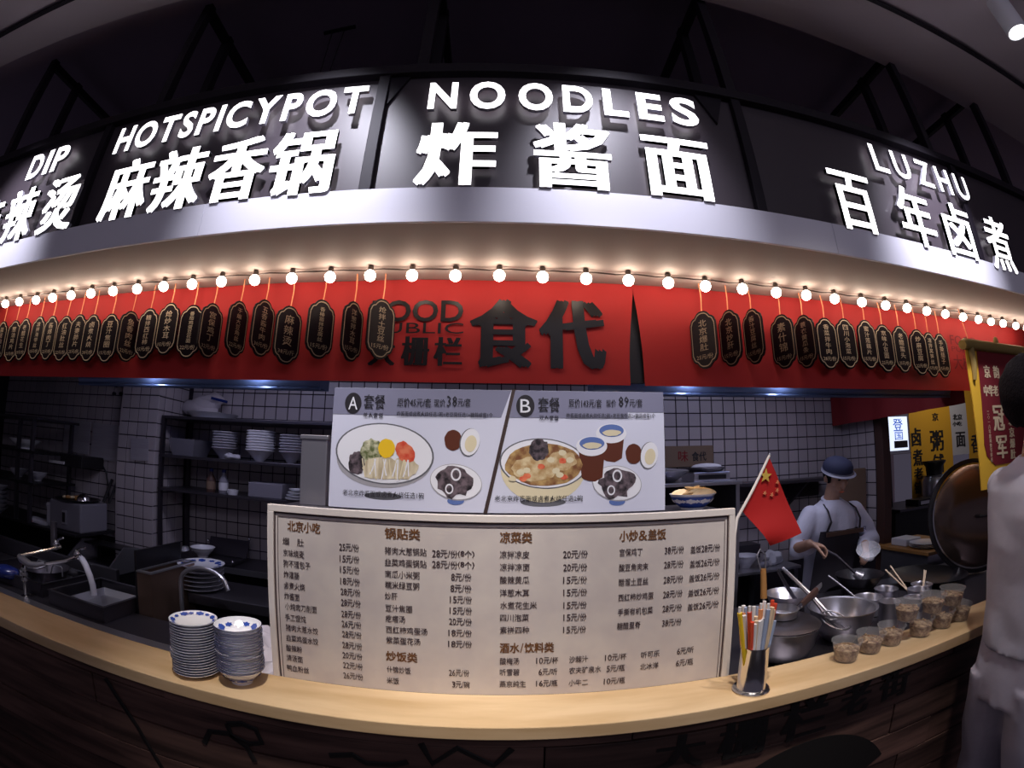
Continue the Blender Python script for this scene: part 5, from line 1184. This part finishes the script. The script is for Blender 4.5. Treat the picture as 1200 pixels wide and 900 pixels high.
# utensils across the bowls
def util(name, lab, cat, segs):
    t = thing(name, lab, cat, tuple(segs[0][1][0]))
    for nm, pts, r, m, fl in segs: part(nm, MB().tube(pts, r, 10, flat=fl), M[m], t, smooth=True)
    return t
util('strainer_handle', 'wooden handled wire strainer hooked upright behind the straws', 'strainer', [('wooden_grip', [(1.15, 1.80, -.600), (1.152, 1.82, -.470)], [.015, .013], 'woodhandle', 1), ('wire_loop', [(1.138, 1.82, -.472), (1.122, 1.83, -.41), (1.142, 1.835, -.385), (1.168, 1.83, -.41), (1.164, 1.82, -.472)], .0035, 'steel', 1), ('wire_stem', [(1.15, 1.80, -.60), (1.15, 1.78, -.775)], .005, 'steel', 1), ('wire_basket', [(1.15, 1.78, -.783), (1.15, 1.78, -.76)], [.05, .06], 'steeldk', 1)])
util('cleaver', 'knife with a dark wooden grip and bright steel end lying over the wok rim', 'knife', [('dark_grip', [(1.205, 1.60, -.590), (1.36, 1.70, -.575)], [.015, .019], 'darkwood', .7), ('bright_end', [(1.16, 1.575, -.594), (1.205, 1.60, -.590)], [.009, .014], 'chrome', .7), ('blade', [(1.36, 1.70, -.575), (1.43, 1.75, -.567)], [.02, .012], 'steel', .25)])
util('steel_tongs', 'long steel tongs resting across the mixing bowl', 'tongs', [('arm', [(1.40, 1.545, -.745), (1.33, 1.68, -.60), (1.30, 1.88, -.50)], .0075, 'steeldk', .5), ('arm', [(1.45, 1.56, -.755), (1.35, 1.70, -.60), (1.305, 1.89, -.497)], .0075, 'steel', .5)])
util('wok_ladle', 'dark steel ladle handle leaning left out of the pale wok', 'ladle', [('handle', [(1.46, 1.98, -.70), (1.37, 1.95, -.60), (1.31, 1.94, -.515)], [.012, .010, .008], 'steeldk', .6)])
util('soup_spoon', 'long handled spoon standing in the sauce pot beside the mixing bowl', 'spoon', [('handle', [(1.80, 1.80, -.76), (1.72, 1.92, -.66), (1.66, 1.98, -.60)], .005, 'steel', 1)])
t = thing('wire_skimmer', 'flat wire skimmer lying inside the mixing bowl', 'skimmer', (1.36, 1.56, -.66))
part('hoop', MB().tube([(1.36 + .055 * math.cos(a), 1.555 + .075 * math.sin(a), -.668 + .02 * math.sin(a)) for a in [2 * PI * k / 20 for k in range(21)]], .004, 6), M['steel'], t, smooth=True)
for k in range(-2, 3): part('wire', MB().tube([(1.36 + .02 * k, 1.49, -.685), (1.36 + .02 * k, 1.62, -.652)], .002, 5), M['steel'], t)

# side bench with wooden top at the right
t = thing('side_counter', 'dark wood topped side counter behind the sauce pots', 'counter', (3.05, 2.3, FL))
part('top', MB().box(2.87, 3.45, 2.30, 2.90, -.72, -.695), M['woodhandle'], t, bevel=.003)
part('panel', MB().box(2.89, 3.43, 2.32, 2.795, FL, -.721), M['steel'], t)
solid('plastic_box', 'pale plastic box at the back of the wood topped side counter', 'box', (3.03, 2.66, -.695), MB().box(2.94, 3.12, 2.58, 2.74, -.695, -.64), 'whiteplastic', bevel=.008)
s0 = None
for i in range(3):
    c = (3.03, 2.46, -.695 + .012 * i)
    if i == 0:
        s0 = thing('serving_plate', 'bottom white plate of the low pile on the side counter', 'plate', c, 'plates on the side counter')
        part('body', MB().lathe(c, [(0, .002), (.07, 0), (.125, .014), (.127, .017), (.07, .008), (0, .008)], 28, cap0=False), M['porc'], s0, smooth=True)
    else: dup(s0, c)['label'] = ('middle', 'top')[i - 1] + ' white plate of the low pile on the side counter'
solid('wooden_spatula', 'pale wooden spatula near the edge of the side counter', 'spatula', (3.05, 2.42, -.695), MB().box(3.10, 3.32, 2.40, 2.44, -.695, -.683, rot=(0, 0, .5)), 'chop', bevel=.003)
# the big round lid stood on edge
lc = Vector((2.90, 1.93, -.430))
R_ = Vector((-.42, -.90, .10)).to_track_quat('Z', 'Y').to_matrix()
t = thing('round_wok_lid', 'big round shiny wok lid standing on edge beside the man in white', 'lid', (2.90, 1.93, -.75))
part('dome', MB().lathe(lc, [(.318, .0), (.316, .018), (.27, .055), (.18, .085), (.08, .100), (0, .104)], 48, cap0=False, axis=R_), M['lidsteel'], t, smooth=True)
part('edge_band', MB().lathe(lc, [(.352, -.012), (.354, .006), (.330, .012), (.326, -.012)], 48, cap0=False, axis=R_), M['iron'], t, smooth=True)
part('bright_ring', MB().lathe(lc, [(.330, .002), (.326, .013), (.316, .014), (.314, .002)], 48, cap0=False, axis=R_), M['chrome'], t, smooth=True)
part('back_plate', MB().lathe(lc, [(0, -.012), (.335, -.012)], 48, cap0=False, axis=R_), M['iron'], t)
hb = lambda x, y, z: tuple(lc + R_ @ Vector((x, y, z)))
part('handle', MB().tube([hb(-.05, 0, .10), hb(-.05, 0, .145), hb(0, 0, .155), hb(.05, 0, .145), hb(.05, 0, .10)], .011, 10), M['iron'], t, smooth=True)
# things beyond the side opening
t = thing('neighbour_bench', 'dark bench of the neighbouring stall, seen through the side opening', 'bench', (4.8, 4.1, FL))
part('top', MB().box(4.15, 5.9, 3.75, 4.4, -.64, -.60), M['iron'], t)
part('top_edge', MB().box(4.15, 5.9, 3.735, 3.75, -.625, -.598), M['steeldk'], t)
part('body', MB().box(4.2, 5.85, 3.85, 4.35, FL, -.641), M['black'], t)
t = thing('bench_scale', 'black scale with a small grey display on the neighbouring bench', 'scale', (4.68, 3.85, -.60))
part('body', MB().box(4.50, 4.88, 3.77, 3.97, -.60, -.53), M['iron'], t, bevel=.006)
part('display', MB().box(4.54, 4.70, 3.764, 3.772, -.585, -.55), M['steel'], t)
t = thing('stock_pot', 'tall grey stock pot on the neighbouring bench', 'pot', (5.10, 4.0, -.60))
part('body', MB().lathe((5.10, 4.0, -.60), [(0, 0), (.17, 0), (.175, .02), (.175, .24), (.15, .29), (.16, .30)], 28, cap0=False, cap1=True), M['steel'], t, smooth=True)
t = thing('black_pot', 'black flared pot standing on top of the tall stock pot', 'pot', (5.10, 4.0, -.30))
part('body', MB().lathe((5.10, 4.0, -.30), [(0, 0), (.10, 0), (.11, .10), (.155, .155), (.15, .17), (0, .16)], 24, cap0=False), M['iron'], t, smooth=True)
t = thing('light_box_sign', 'small lit white box sign with blue brush characters beyond the opening', 'light box', (4.40, 4.0, -.02))
part('frame', MB().box(4.125, 4.66, 4.0, 4.10, -.02, .44), M['steel'], t, bevel=.005)
part('screen', MB().box(4.165, 4.62, 3.993, 4.001, .022, .40), M['screen'], t)
part('lettering', text_into(MB(), '登', 4.36, 4.53, .24, .38, 3.990, off=.01, res=2), M['screenblue'], t)
part('lettering', text_into(MB(), '国', 4.38, 4.52, .14, .23, 3.990, off=.01, res=2), M['screenblue'], t)
part('lettering', text_into(MB(), '京\n味\n小\n吃', 4.19, 4.25, .06, .37, 3.990, off=.01, res=1), M['screenblue'], t)
part('picture', MB().box(4.36, 4.60, 3.988, 3.990, .05, .13), M['posterink'], t)
part('hanging_cord', MB().tube([(4.34, 4.05, -.02), (4.36, 4.05, -.60)], .008, 6), M['steeldk'], t)
def scroll(x0, x1, z0, z1, y, m, txts, lab, lean=0):
    t = thing('hanging_scroll', lab, 'scroll', ((x0 + x1) / 2, y, z0))
    cl_ = part('cloth', MB().prism([(x0 + lean, z0), (x1 + lean, z0), (x1, z1), (x0, z1)], y, y + .006), M[m], t)
    part('top_rod', MB().tube([(x0 - .03, y, z1 + .012), (x1 + .03, y, z1 + .012)], .014, 8), M['darkwood'], t)
    for s_, a, b, c, d in txts:
        part('lettering', text_into(MB(), s_, a, b, c, d, y - .002, off=.02, res=2, smear=.006), M['ink'], cl_)
scroll(4.92, 5.17, -.58, .80, 4.22, 'yellow', [('卤', 4.94, 5.14, .06, .28), ('煮', 4.95, 5.15, -.18, .02), ('老', 4.96, 5.14, -.34, -.20), ('铺', 4.96, 5.12, -.52, -.37)], 'narrow yellow scroll with large black characters, left of two')
scroll(5.20, 5.86, -.60, .80, 4.25, 'yellow', [('粥', 5.36, 5.66, -.02, .24), ('铺', 5.40, 5.64, -.30, -.06), ('京', 5.44, 5.58, .36, .46)], 'wide yellow scroll with one large brush character, right of the narrow one')
scroll(5.88, 6.30, -.10, .80, 4.27, 'whitecloth', [('北京', 5.94, 6.18, .36, .44), ('小吃', 5.92, 6.16, .28, .34), ('面', 5.98, 6.22, .0, .20)], 'white scroll with black characters at the right, behind the gold-framed pennant')
scroll(6.34, 6.72, -.45, .80, 4.30, 'yellow', [('香', 6.40, 6.66, -.10, .16)], 'yellow scroll partly behind the gold-framed pennant')

# ================================================================ award pennant
PY = 1.60
t = thing('award_pennant', 'dark red velvet pennant with yellow border and cream characters 冠军', 'pennant', (2.78, PY, -.22))
ol = [(2.435, .515), (3.12, .515), (3.10, -.10), (3.02, -.235), (2.47, -.235), (2.455, -.05), (2.43, .35)]
part('yellow_border', MB().prism(ol, PY, PY + .006), M['yellowfr'], t)
inner = [(2.545, .50), (3.02, .50), (3.02, -.02), (2.98, -.115), (2.62, -.115), (2.535, -.06), (2.515, .0), (2.53, .30)]
vv_ = part('velvet', MB().prism(inner, PY - .004, PY - .0005), M['maroon'], t)
part('rod', MB().tube([(2.40, PY - .006, .525), (2.42, PY - .006, .532), (3.10, PY - .006, .528), (3.15, PY - .006, .522)], [.026, .030, .030, .026], 12), M['goldtrim'], t, smooth=True)
part('braid', MB().tube([(2.475, PY - .006, .52), (2.480, PY - .008, .42), (2.470, PY - .008, .34)], [.022, .020, .012], 8), M['goldtrim'], t, smooth=True)
part('hanging_string', MB().tube([(2.47, PY - .006, .555), (2.60, YL, .776)], .003, 6), M['string'], t)
part('tassel_knot', MB().ball((2.78, PY - .006, .565), .022, .016, .03, 10, 8), M['goldtrim'], t, smooth=True)
yy = PY - .006
for s_, a, b, c, d in (('京', 2.585, 2.655, .355, .425), ('韵', 2.69, 2.76, .355, .425), ('中华老', 2.555, 2.72, .255, .315), ('字号', 2.74, 2.85, .255, .315), ('冠', 2.625, 2.755, .065, .205), ('军', 2.64, 2.765, -.085, .040),
                       ('老', 2.80, 2.865, .155, .215), ('北', 2.80, 2.865, .09, .145), ('京', 2.80, 2.865, .025, .08), ('爆', 2.80, 2.865, -.035, .018), ('肚', 2.80, 2.865, -.095, -.042)):
    part('lettering', text_into(MB(), s_, a, b, c, d, yy, off=.02, res=2, smear=.003), M['creamprint'], vv_)
part('lettering', text_into(MB(), '二\n〇\n一\n六\n年\n度\n美\n食\n节\n评\n选', 2.565, 2.590, -.095, .175, yy, off=.012, res=1), M['creamprint'], vv_)

# ================================================================ PEOPLE
def fuse(mb, name, m, voxel):
    """joins overlapping body pieces into one continuous skin"""
    me = bpy.data.meshes.new(name); me.from_pydata(mb.v, [], mb.f)
    bm = bmesh.new(); bm.from_mesh(me); bmesh.ops.recalc_face_normals(bm, faces=bm.faces); bm.to_mesh(me); bm.free()
    o = bpy.data.objects.new(name, me); C.objects.link(o)
    r = o.modifiers.new('r', 'REMESH'); r.mode = 'VOXEL'; r.voxel_size = voxel
    s_ = o.modifiers.new('s', 'SMOOTH'); s_.factor = .5; s_.iterations = 3
    dg = bpy.context.evaluated_depsgraph_get(); dg.update()
    out = bpy.data.meshes.new_from_object(o.evaluated_get(dg))
    bpy.data.objects.remove(o)
    out.materials.clear(); out.materials.append(m)
    out.polygons.foreach_set('use_smooth', [True] * len(out.polygons))
    return out
def limb(mb, pts, rs, n=12):
    mb.tube(pts, rs, n)
    for p, r in zip(pts, rs): mb.ball(p, r * .99, n=n, m=8)
def head_into(mb, c, R, s=1.0):
    """c = centre of the skull; R turns the head; the face looks along -y"""
    c = Vector(c); q = lambda x, y, z: c + R @ Vector((x * s, y * s, z * s))
    mb.ball(q(0, .008, .018), .076 * s, .094 * s, .098 * s, 20, 14, R)
    mb.ball(q(0, -.020, -.040), .058 * s, .064 * s, .072 * s, 18, 12, R)
    mb.ball(q(0, -.050, -.092), .028 * s, .024 * s, .022 * s, 12, 8, R)
    mb.tube([q(0, -.082, .008), q(0, -.098, -.022), q(0, -.100, -.034)], [.009 * s, .013 * s, .015 * s], 8)
    mb.ball(q(0, -.098, -.034), .017 * s, .013 * s, .010 * s, 10, 8, R)
    for k in (-1, 1):
        mb.ball(q(k * .033, -.062, .016), .018 * s, .016 * s, .011 * s, 10, 8, R)
        mb.ball(q(k * .040, -.050, -.028), .022 * s, .022 * s, .020 * s, 10, 8, R)
        mb.ball(q(k * .076, .010, -.010), .009 * s, .020 * s, .032 * s, 10, 8, R)
    mb.ball(q(0, -.080, -.060), .024 * s, .012 * s, .007 * s, 10, 6, R)
    mb.ball(q(0, -.078, -.070), .020 * s, .011 * s, .007 * s, 10, 6, R)
def hand_into(mb, wrist, d, palm_n, curl, side=1, spread=.012):
    """d = direction of the fingers, palm_n = direction the palm faces, curl in radians per joint"""
    w_ = Vector(wrist); d = Vector(d).normalized(); pn = Vector(palm_n); pn = (pn - d * pn.dot(d)).normalized(); sd = d.cross(pn) * side
    mb.ball(w_ + d * .045, .040, .018, .050, 14, 10, Matrix((sd, pn, d)).transposed())
    mb.ball(w_ + d * .010, .028, .020, .030, 12, 8, Matrix((sd, pn, d)).transposed())
    for i, ln in enumerate((.068, .078, .072, .056)):
        p = w_ + d * .080 + sd * (.030 - i * .019); pts = [w_ + d * .045 + sd * (.024 - i * .016), p]; dd = d.copy()
        for j in range(3):
            a = curl * (j + 1) * .9
            dd = (d * math.cos(a) + pn * math.sin(a)).normalized(); p = p + dd * ln * (.42, .33, .25)[j]; pts.append(p.copy())
        limb(mb, pts, [.011, .0098, .0088, .0080, .0070], 8)
    p = w_ + d * .020 + sd * .026; pts = [p]
    td = (sd * .75 + d * .55 + pn * .45).normalized(); p = p + td * .038; pts.append(p.copy())
    td = (sd * .25 + d * .8 + pn * .65).normalized(); p = p + td * .032; pts.append(p.copy()); p = p + td * .022; pts.append(p.copy())
    limb(mb, pts, [.014, .0115, .010, .0085], 8)

# ---------------------------------------------------------------- the cook
X, Y = 2.07, 2.45
ck = thing('person', 'cook in a white coat, dark apron and navy cap tending the wok', 'person', (X, Y, FL))
Rh = Euler((math.radians(22), 0, math.radians(-8))).to_matrix()          # looks down at the wok
hc = (X + .005, Y - .045, -.120)
body = MB()
head_into(body, hc, Rh, .98)
limb(body, [(X, Y - .03, -.17), (X - .005, Y, -.26), (X, Y + .01, -.32)], [.052, .052, .065])
body.loft([(X, Y, z, rx, ry) for z, rx, ry in ((-.29, .10, .07), (-.33, .175, .09), (-.45, .170, .105), (-.62, .150, .10), (-.78, .165, .11), (-.86, .165, .11))], 20)
Ls, Le, Lw = (X - .19, Y, -.345), (X - .33, Y - .06, -.53), (1.725, 2.235, -.475)
Rs, Re, Rw_ = (X + .19, Y, -.345), (X + .31, Y - .05, -.54), (2.17, 2.245, -.535)
limb(body, [Ls, Le], [.050, .042]); limb(body, [Le, Lw], [.040, .027])
limb(body, [Rs, Re], [.050, .042]); limb(body, [Re, Rw_], [.040, .027])
hand_into(body, Lw, (.75, -.30, -.22), (.2, -.2, -1), .75, side=-1)
hand_into(body, Rw_, (-.35, -.50, -.35), (-.6, .3, -.6), .45, side=1)
for k in (-1, 1):
    limb(body, [(X + k * .09, Y, -.84), (X + k * .10, Y - .01, -1.16), (X + k * .10, Y + .01, -1.53)], [.085, .058, .042])
bo = part('body', fuse(body, 'body', M['skin'], .0075), None, ck)
fx = lambda x, y, z: tuple(Vector(hc) + Rh @ Vector((x, y, z)))
for k in (-1, 1):
    part('eye', MB().ball(fx(k * .031, -.079, .012), .011, .006, .0045, 10, 6, Rh), M['hair'], ck, smooth=True)
    part('eyebrow', MB().tube([fx(k * .016, -.086, .030), fx(k * .032, -.084, .034), fx(k * .047, -.074, .029)], [.003, .0035, .002], 6), M['hair'], ck)
part('lips', MB().tube([fx(-.020, -.087, -.064), fx(0, -.092, -.065), fx(.020, -.087, -.064)], [.002, .0045, .002], 8), M['pr_red'], ck, smooth=True)
hair = MB().ball(fx(0, .016, .022), .083, .094, .094, 20, 14, Rh)
keep = [i for i, f in enumerate(hair.f) if all((Rh.transposed() @ (Vector(hair.v[j]) - Vector(hc))).y > -.045 or (Rh.transposed() @ (Vector(hair.v[j]) - Vector(hc))).z > .055 for j in f) and all((Rh.transposed() @ (Vector(hair.v[j]) - Vector(hc))).z > -.045 for j in f)]
hair.f = [hair.f[i] for i in keep]; hair.mi = [0] * len(hair.f)
part('hair', hair, M['hair'], ck, smooth=True)
cp = MB().lathe(fx(0, .004, .048), [(.098, -.012), (.101, .0), (.098, .028), (.082, .052), (.055, .067), (.02, .073), (0, .074)], 28, cap0=False, axis=Rh)
cap_ = part('cap', cp, M['capblue'], ck, smooth=True)
part('cap_band', MB().lathe(fx(0, .004, .036), [(.099, -.008), (.104, -.006), (.104, .010), (.099, .012)], 28, cap0=False, axis=Rh), M['mesh'], cap_, smooth=True)
br_ = MB().lathe(fx(0, -.012, .040), [(.100, 0), (.113, -.006), (.115, -.003), (.100, .004)], 28, cap0=False, axis=Rh)
part('brim', br_, M['mesh'], cap_, smooth=True)
# coat: torso loft and sleeves with folds
cm = MB()
cm.loft([(X, Y + .0, z, rx, ry) for z, rx, ry in ((-.262, .072, .066), (-.275, .085, .075), (-.300, .150, .092), (-.330, .205, .108), (-.38, .225, .120), (-.46, .215, .130), (-.56, .200, .132), (-.68, .195, .132), (-.80, .205, .138), (-.93, .212, .142))], 36)
limb(cm, [(X - .175, Y, -.352), (X - .285, Y - .035, -.46), (X - .325, Y - .065, -.535), (1.735 + .035, 2.30, -.512)], [.070, .062, .056, .046], 14)
limb(cm, [(X + .175, Y, -.352), (X + .270, Y - .03, -.46), (X + .305, Y - .055, -.545), (2.235, 2.31, -.548), (2.195, 2.275, -.545)], [.070, .063, .058, .054, .046], 14)
folds(cm, .016, 11, 2)
coat_me = fuse(cm, 'coat', M['coat'], .009)
part('coat', coat_me, None, ck)
part('collar', MB().tube([(X + .066 * math.cos(a), Y - .008 + .066 * math.sin(a), -.268 + .022 * math.sin(a)) for a in [PI * (1.62 + 1.76 * k / 20) for k in range(21)]], .011, 8), M['coat'], ck, smooth=True)
part('name_print', text_into(MB(), '北京', X + .085, X + .165, -.46, -.43, Y - .150, off=.01, res=1), M['navy'], ck)
ap = MB()
rows = [(-.435, .155), (-.50, .165), (-.60, .190), (-.72, .215), (-.86, .225), (-1.10, .235)]
vs = []
for z, hw in rows:
    for i in range(13):
        u = -1 + 2 * i / 12; a = u * 1.15
        vs.append((X - .03 + hw * math.sin(a) / math.sin(1.15), Y - .160 + .05 * (1 - math.cos(a)) * 1.6 + .006 * math.sin(i * 2.3 + z * 20), z))
fs = [(j * 13 + i, j * 13 + i + 1, (j + 1) * 13 + i + 1, (j + 1) * 13 + i) for j in range(len(rows) - 1) for i in range(12)]
n_ = len(vs); ap.add(vs + [(x, y + .004, z) for x, y, z in vs], fs + [tuple(q + n_ for q in reversed(f)) for f in fs])
apo = part('apron', ap, M['apron'], ck, smooth=True)
part('apron_band', MB().box(X - .18, X + .12, Y - .172, Y - .162, -.462, -.437), M['apronband'], apo)
for k in (-1, 1):
    part('strap', MB().tube([(X - .03 + k * .135, Y - .150, -.44), (X + k * .12, Y - .138, -.38), (X + k * .115, Y - .10, -.318), (X + k * .10, Y - .04, -.284)], .010, 6, flat=.35), M['apron'], apo, smooth=True)
for k in (-1, 1):
    part('trouser_leg', MB().loft([(X + k * .10, Y + .01, z, r, r * 1.1) for z, r in ((-.84, .105), (-1.0, .095), (-1.2, .080), (-1.4, .070), (-1.53, .066))], 18), M['iron'], ck, smooth=True)
    part('shoe', MB().ball((X + k * .10, Y - .05, FL + .035), .048, .13, .042, 16, 10), M['black'], ck, smooth=True)
util('stir_ladle', 'steel ladle held in the right hand of the cook over the wok', 'ladle', [('handle', [(1.755, 2.215, -.485), (1.86, 2.16, -.545), (1.96, 2.09, -.655)], [.009, .008, .007], 'steeldk', 1), ('scoop', [(1.955, 2.095, -.652), (1.985, 2.07, -.675)], [.02, .034], 'steel', 1)])
t = thing('clear_bowl', 'clear plastic bowl tipped over the wok in the left hand of the cook', 'bowl', (2.10, 2.12, -.58))
part('body', MB().lathe((2.095, 2.130, -.585), bowl_profile(.072, .062, .5), 28, cap0=False, axis=Euler((.35, -.45, 0)).to_matrix()), M['lidpl'], t, smooth=True)

# ---------------------------------------------------------------- the customer seen from behind
X, Y = 1.735, .885
cu = thing('person', 'man in a white t-shirt and pale jeans with his back turned, at the right edge', 'person', (X, Y, FL))
Rc = Euler((math.radians(-4), 0, PI)).to_matrix()
hc = (X + .030, Y - .020, .125)
body = MB(); head_into(body, hc, Rc, 1.03)
limb(body, [(X + .03, Y + .01, .05), (X + .01, Y, -.06), (X, Y, -.12)], [.058, .060, .08])
body.loft([(X, Y, z, rx, ry) for z, rx, ry in ((-.10, .12, .08), (-.15, .18, .09), (-.30, .175, .10), (-.45, .15, .095), (-.62, .16, .11), (-.76, .16, .11))], 20)
for k, el, wr in ((-1, (X - .150, Y + .125, -.40), (X - .03, Y + .25, -.44)), (1, (X + .23, Y + .06, -.40), (X + .09, Y + .21, -.43))):
    shp = (X + (-.155 if k < 0 else .190), Y + .01, -.150)
    limb(body, [shp, el], [.050, .040]); limb(body, [el, wr], [.040, .027])
    hand_into(body, wr, (-k * .6, .55, .05), (0, -.5, -.8), .4, side=-k)
for k in (-1, 1):
    limb(body, [(X + k * .09, Y, -.76), (X + k * .10, Y + .02, -1.14), (X + k * .105, Y - .01, -1.53)], [.09, .062, .044])
part('body', fuse(body, 'body', M['skin'], .009), None, cu)
hair = MB().ball(tuple(Vector(hc) + Vector((0, -.014, .026))), .104, .124, .130, 30, 22)
hair.v = [tuple(Vector(v) + (Vector(v) - Vector(hc)).normalized() * .008 * noise.noise(Vector(v) * 45)) for v in hair.v]
hk = [i for i, f in enumerate(hair.f) if all(not (hair.v[j][1] > hc[1] + .060 and hair.v[j][2] < hc[2] + .055) for j in f) and all(hair.v[j][2] > hc[2] - .085 for j in f)]
hair.f = [hair.f[i] for i in hk]; hair.mi = [0] * len(hair.f)
part('hair', hair, M['hair'], cu, smooth=True)
tm = MB()
tm.loft([(X + .005, Y, z, rx, ry) for z, rx, ry in ((-.052, .072, .066), (-.068, .088, .080), (-.090, .140, .096), (-.115, .182, .112), (-.16, .208, .128), (-.24, .214, .138), (-.34, .210, .138), (-.46, .206, .134), (-.56, .204, .132), (-.64, .205, .133), (-.695, .207, .135))], 40)
limb(tm, [(X - .160, Y + .015, -.150), (X - .165, Y + .060, -.25), (X - .155, Y + .105, -.335)], [.068, .066, .064], 16)
limb(tm, [(X + .195, Y + .0, -.150), (X + .225, Y + .022, -.25), (X + .228, Y + .045, -.335)], [.070, .068, .064], 16)
tm.v = [(x + .010 * noise.noise(Vector((x * 7, y * 7, z * 4))) + .008 * math.sin(z * 26 + x * 14) * max(0, (-z - .40)) * 2, y + .012 * noise.noise(Vector((x * 9, z * 6, 3.3))) + .010 * math.sin(z * 34 + x * 20) * max(0, (-z - .42)) * 2, z) for x, y, z in tm.v]
part('t_shirt', fuse(tm, 't_shirt', M['tee'], .009), None, cu)
part('neck_ribbing', MB().tube([(X + .008 + .069 * math.cos(a), Y + .002 + .063 * math.sin(a), -.052 + .010 * math.sin(a)) for a in [2 * PI * k / 24 for k in range(25)]], .008, 8), M['tee'], cu, smooth=True)
jm = MB()
jm.loft([(X, Y, z, rx, ry) for z, rx, ry in ((-.60, .185, .115), (-.68, .192, .124), (-.78, .204, .140), (-.88, .204, .142))], 36)
for k in (-1, 1):
    jm.loft([(X + k * .098, Y + .0, -.80, .105, .135), (X + k * .102, Y + .004, -.90, .108, .130), (X + k * .108, Y + .01, -1.02, .104, .118), (X + k * .112, Y + .018, -1.16, .092, .100), (X + k * .114, Y + .01, -1.32, .085, .090), (X + k * .115, Y, -1.53, .088, .095)], 26)
jm.v = [(x + .012 * noise.noise(Vector((x * 8, y * 8, z * 8))) * (.9 if z < -.86 else .5), y + .014 * noise.noise(Vector((x * 9 + 4, y * 9, z * 9))), z) for x, y, z in jm.v]
je = part('jeans', fuse(jm, 'jeans', M['jeans'], .010), None, cu)
for k in (-1, 1):
    part('shoe', MB().ball((X + k * .115, Y + .05, FL + .04), .050, .14, .045, 16, 10), M['whiteplastic'], cu, smooth=True)
cu.rotation_euler = (0, 0, math.radians(-100))          # he faces to the right, along the counter

# ================================================================ lift everything so that the floor lies at z = 0
for o in C.objects:
    if o.parent is None: o.location.z += EYE
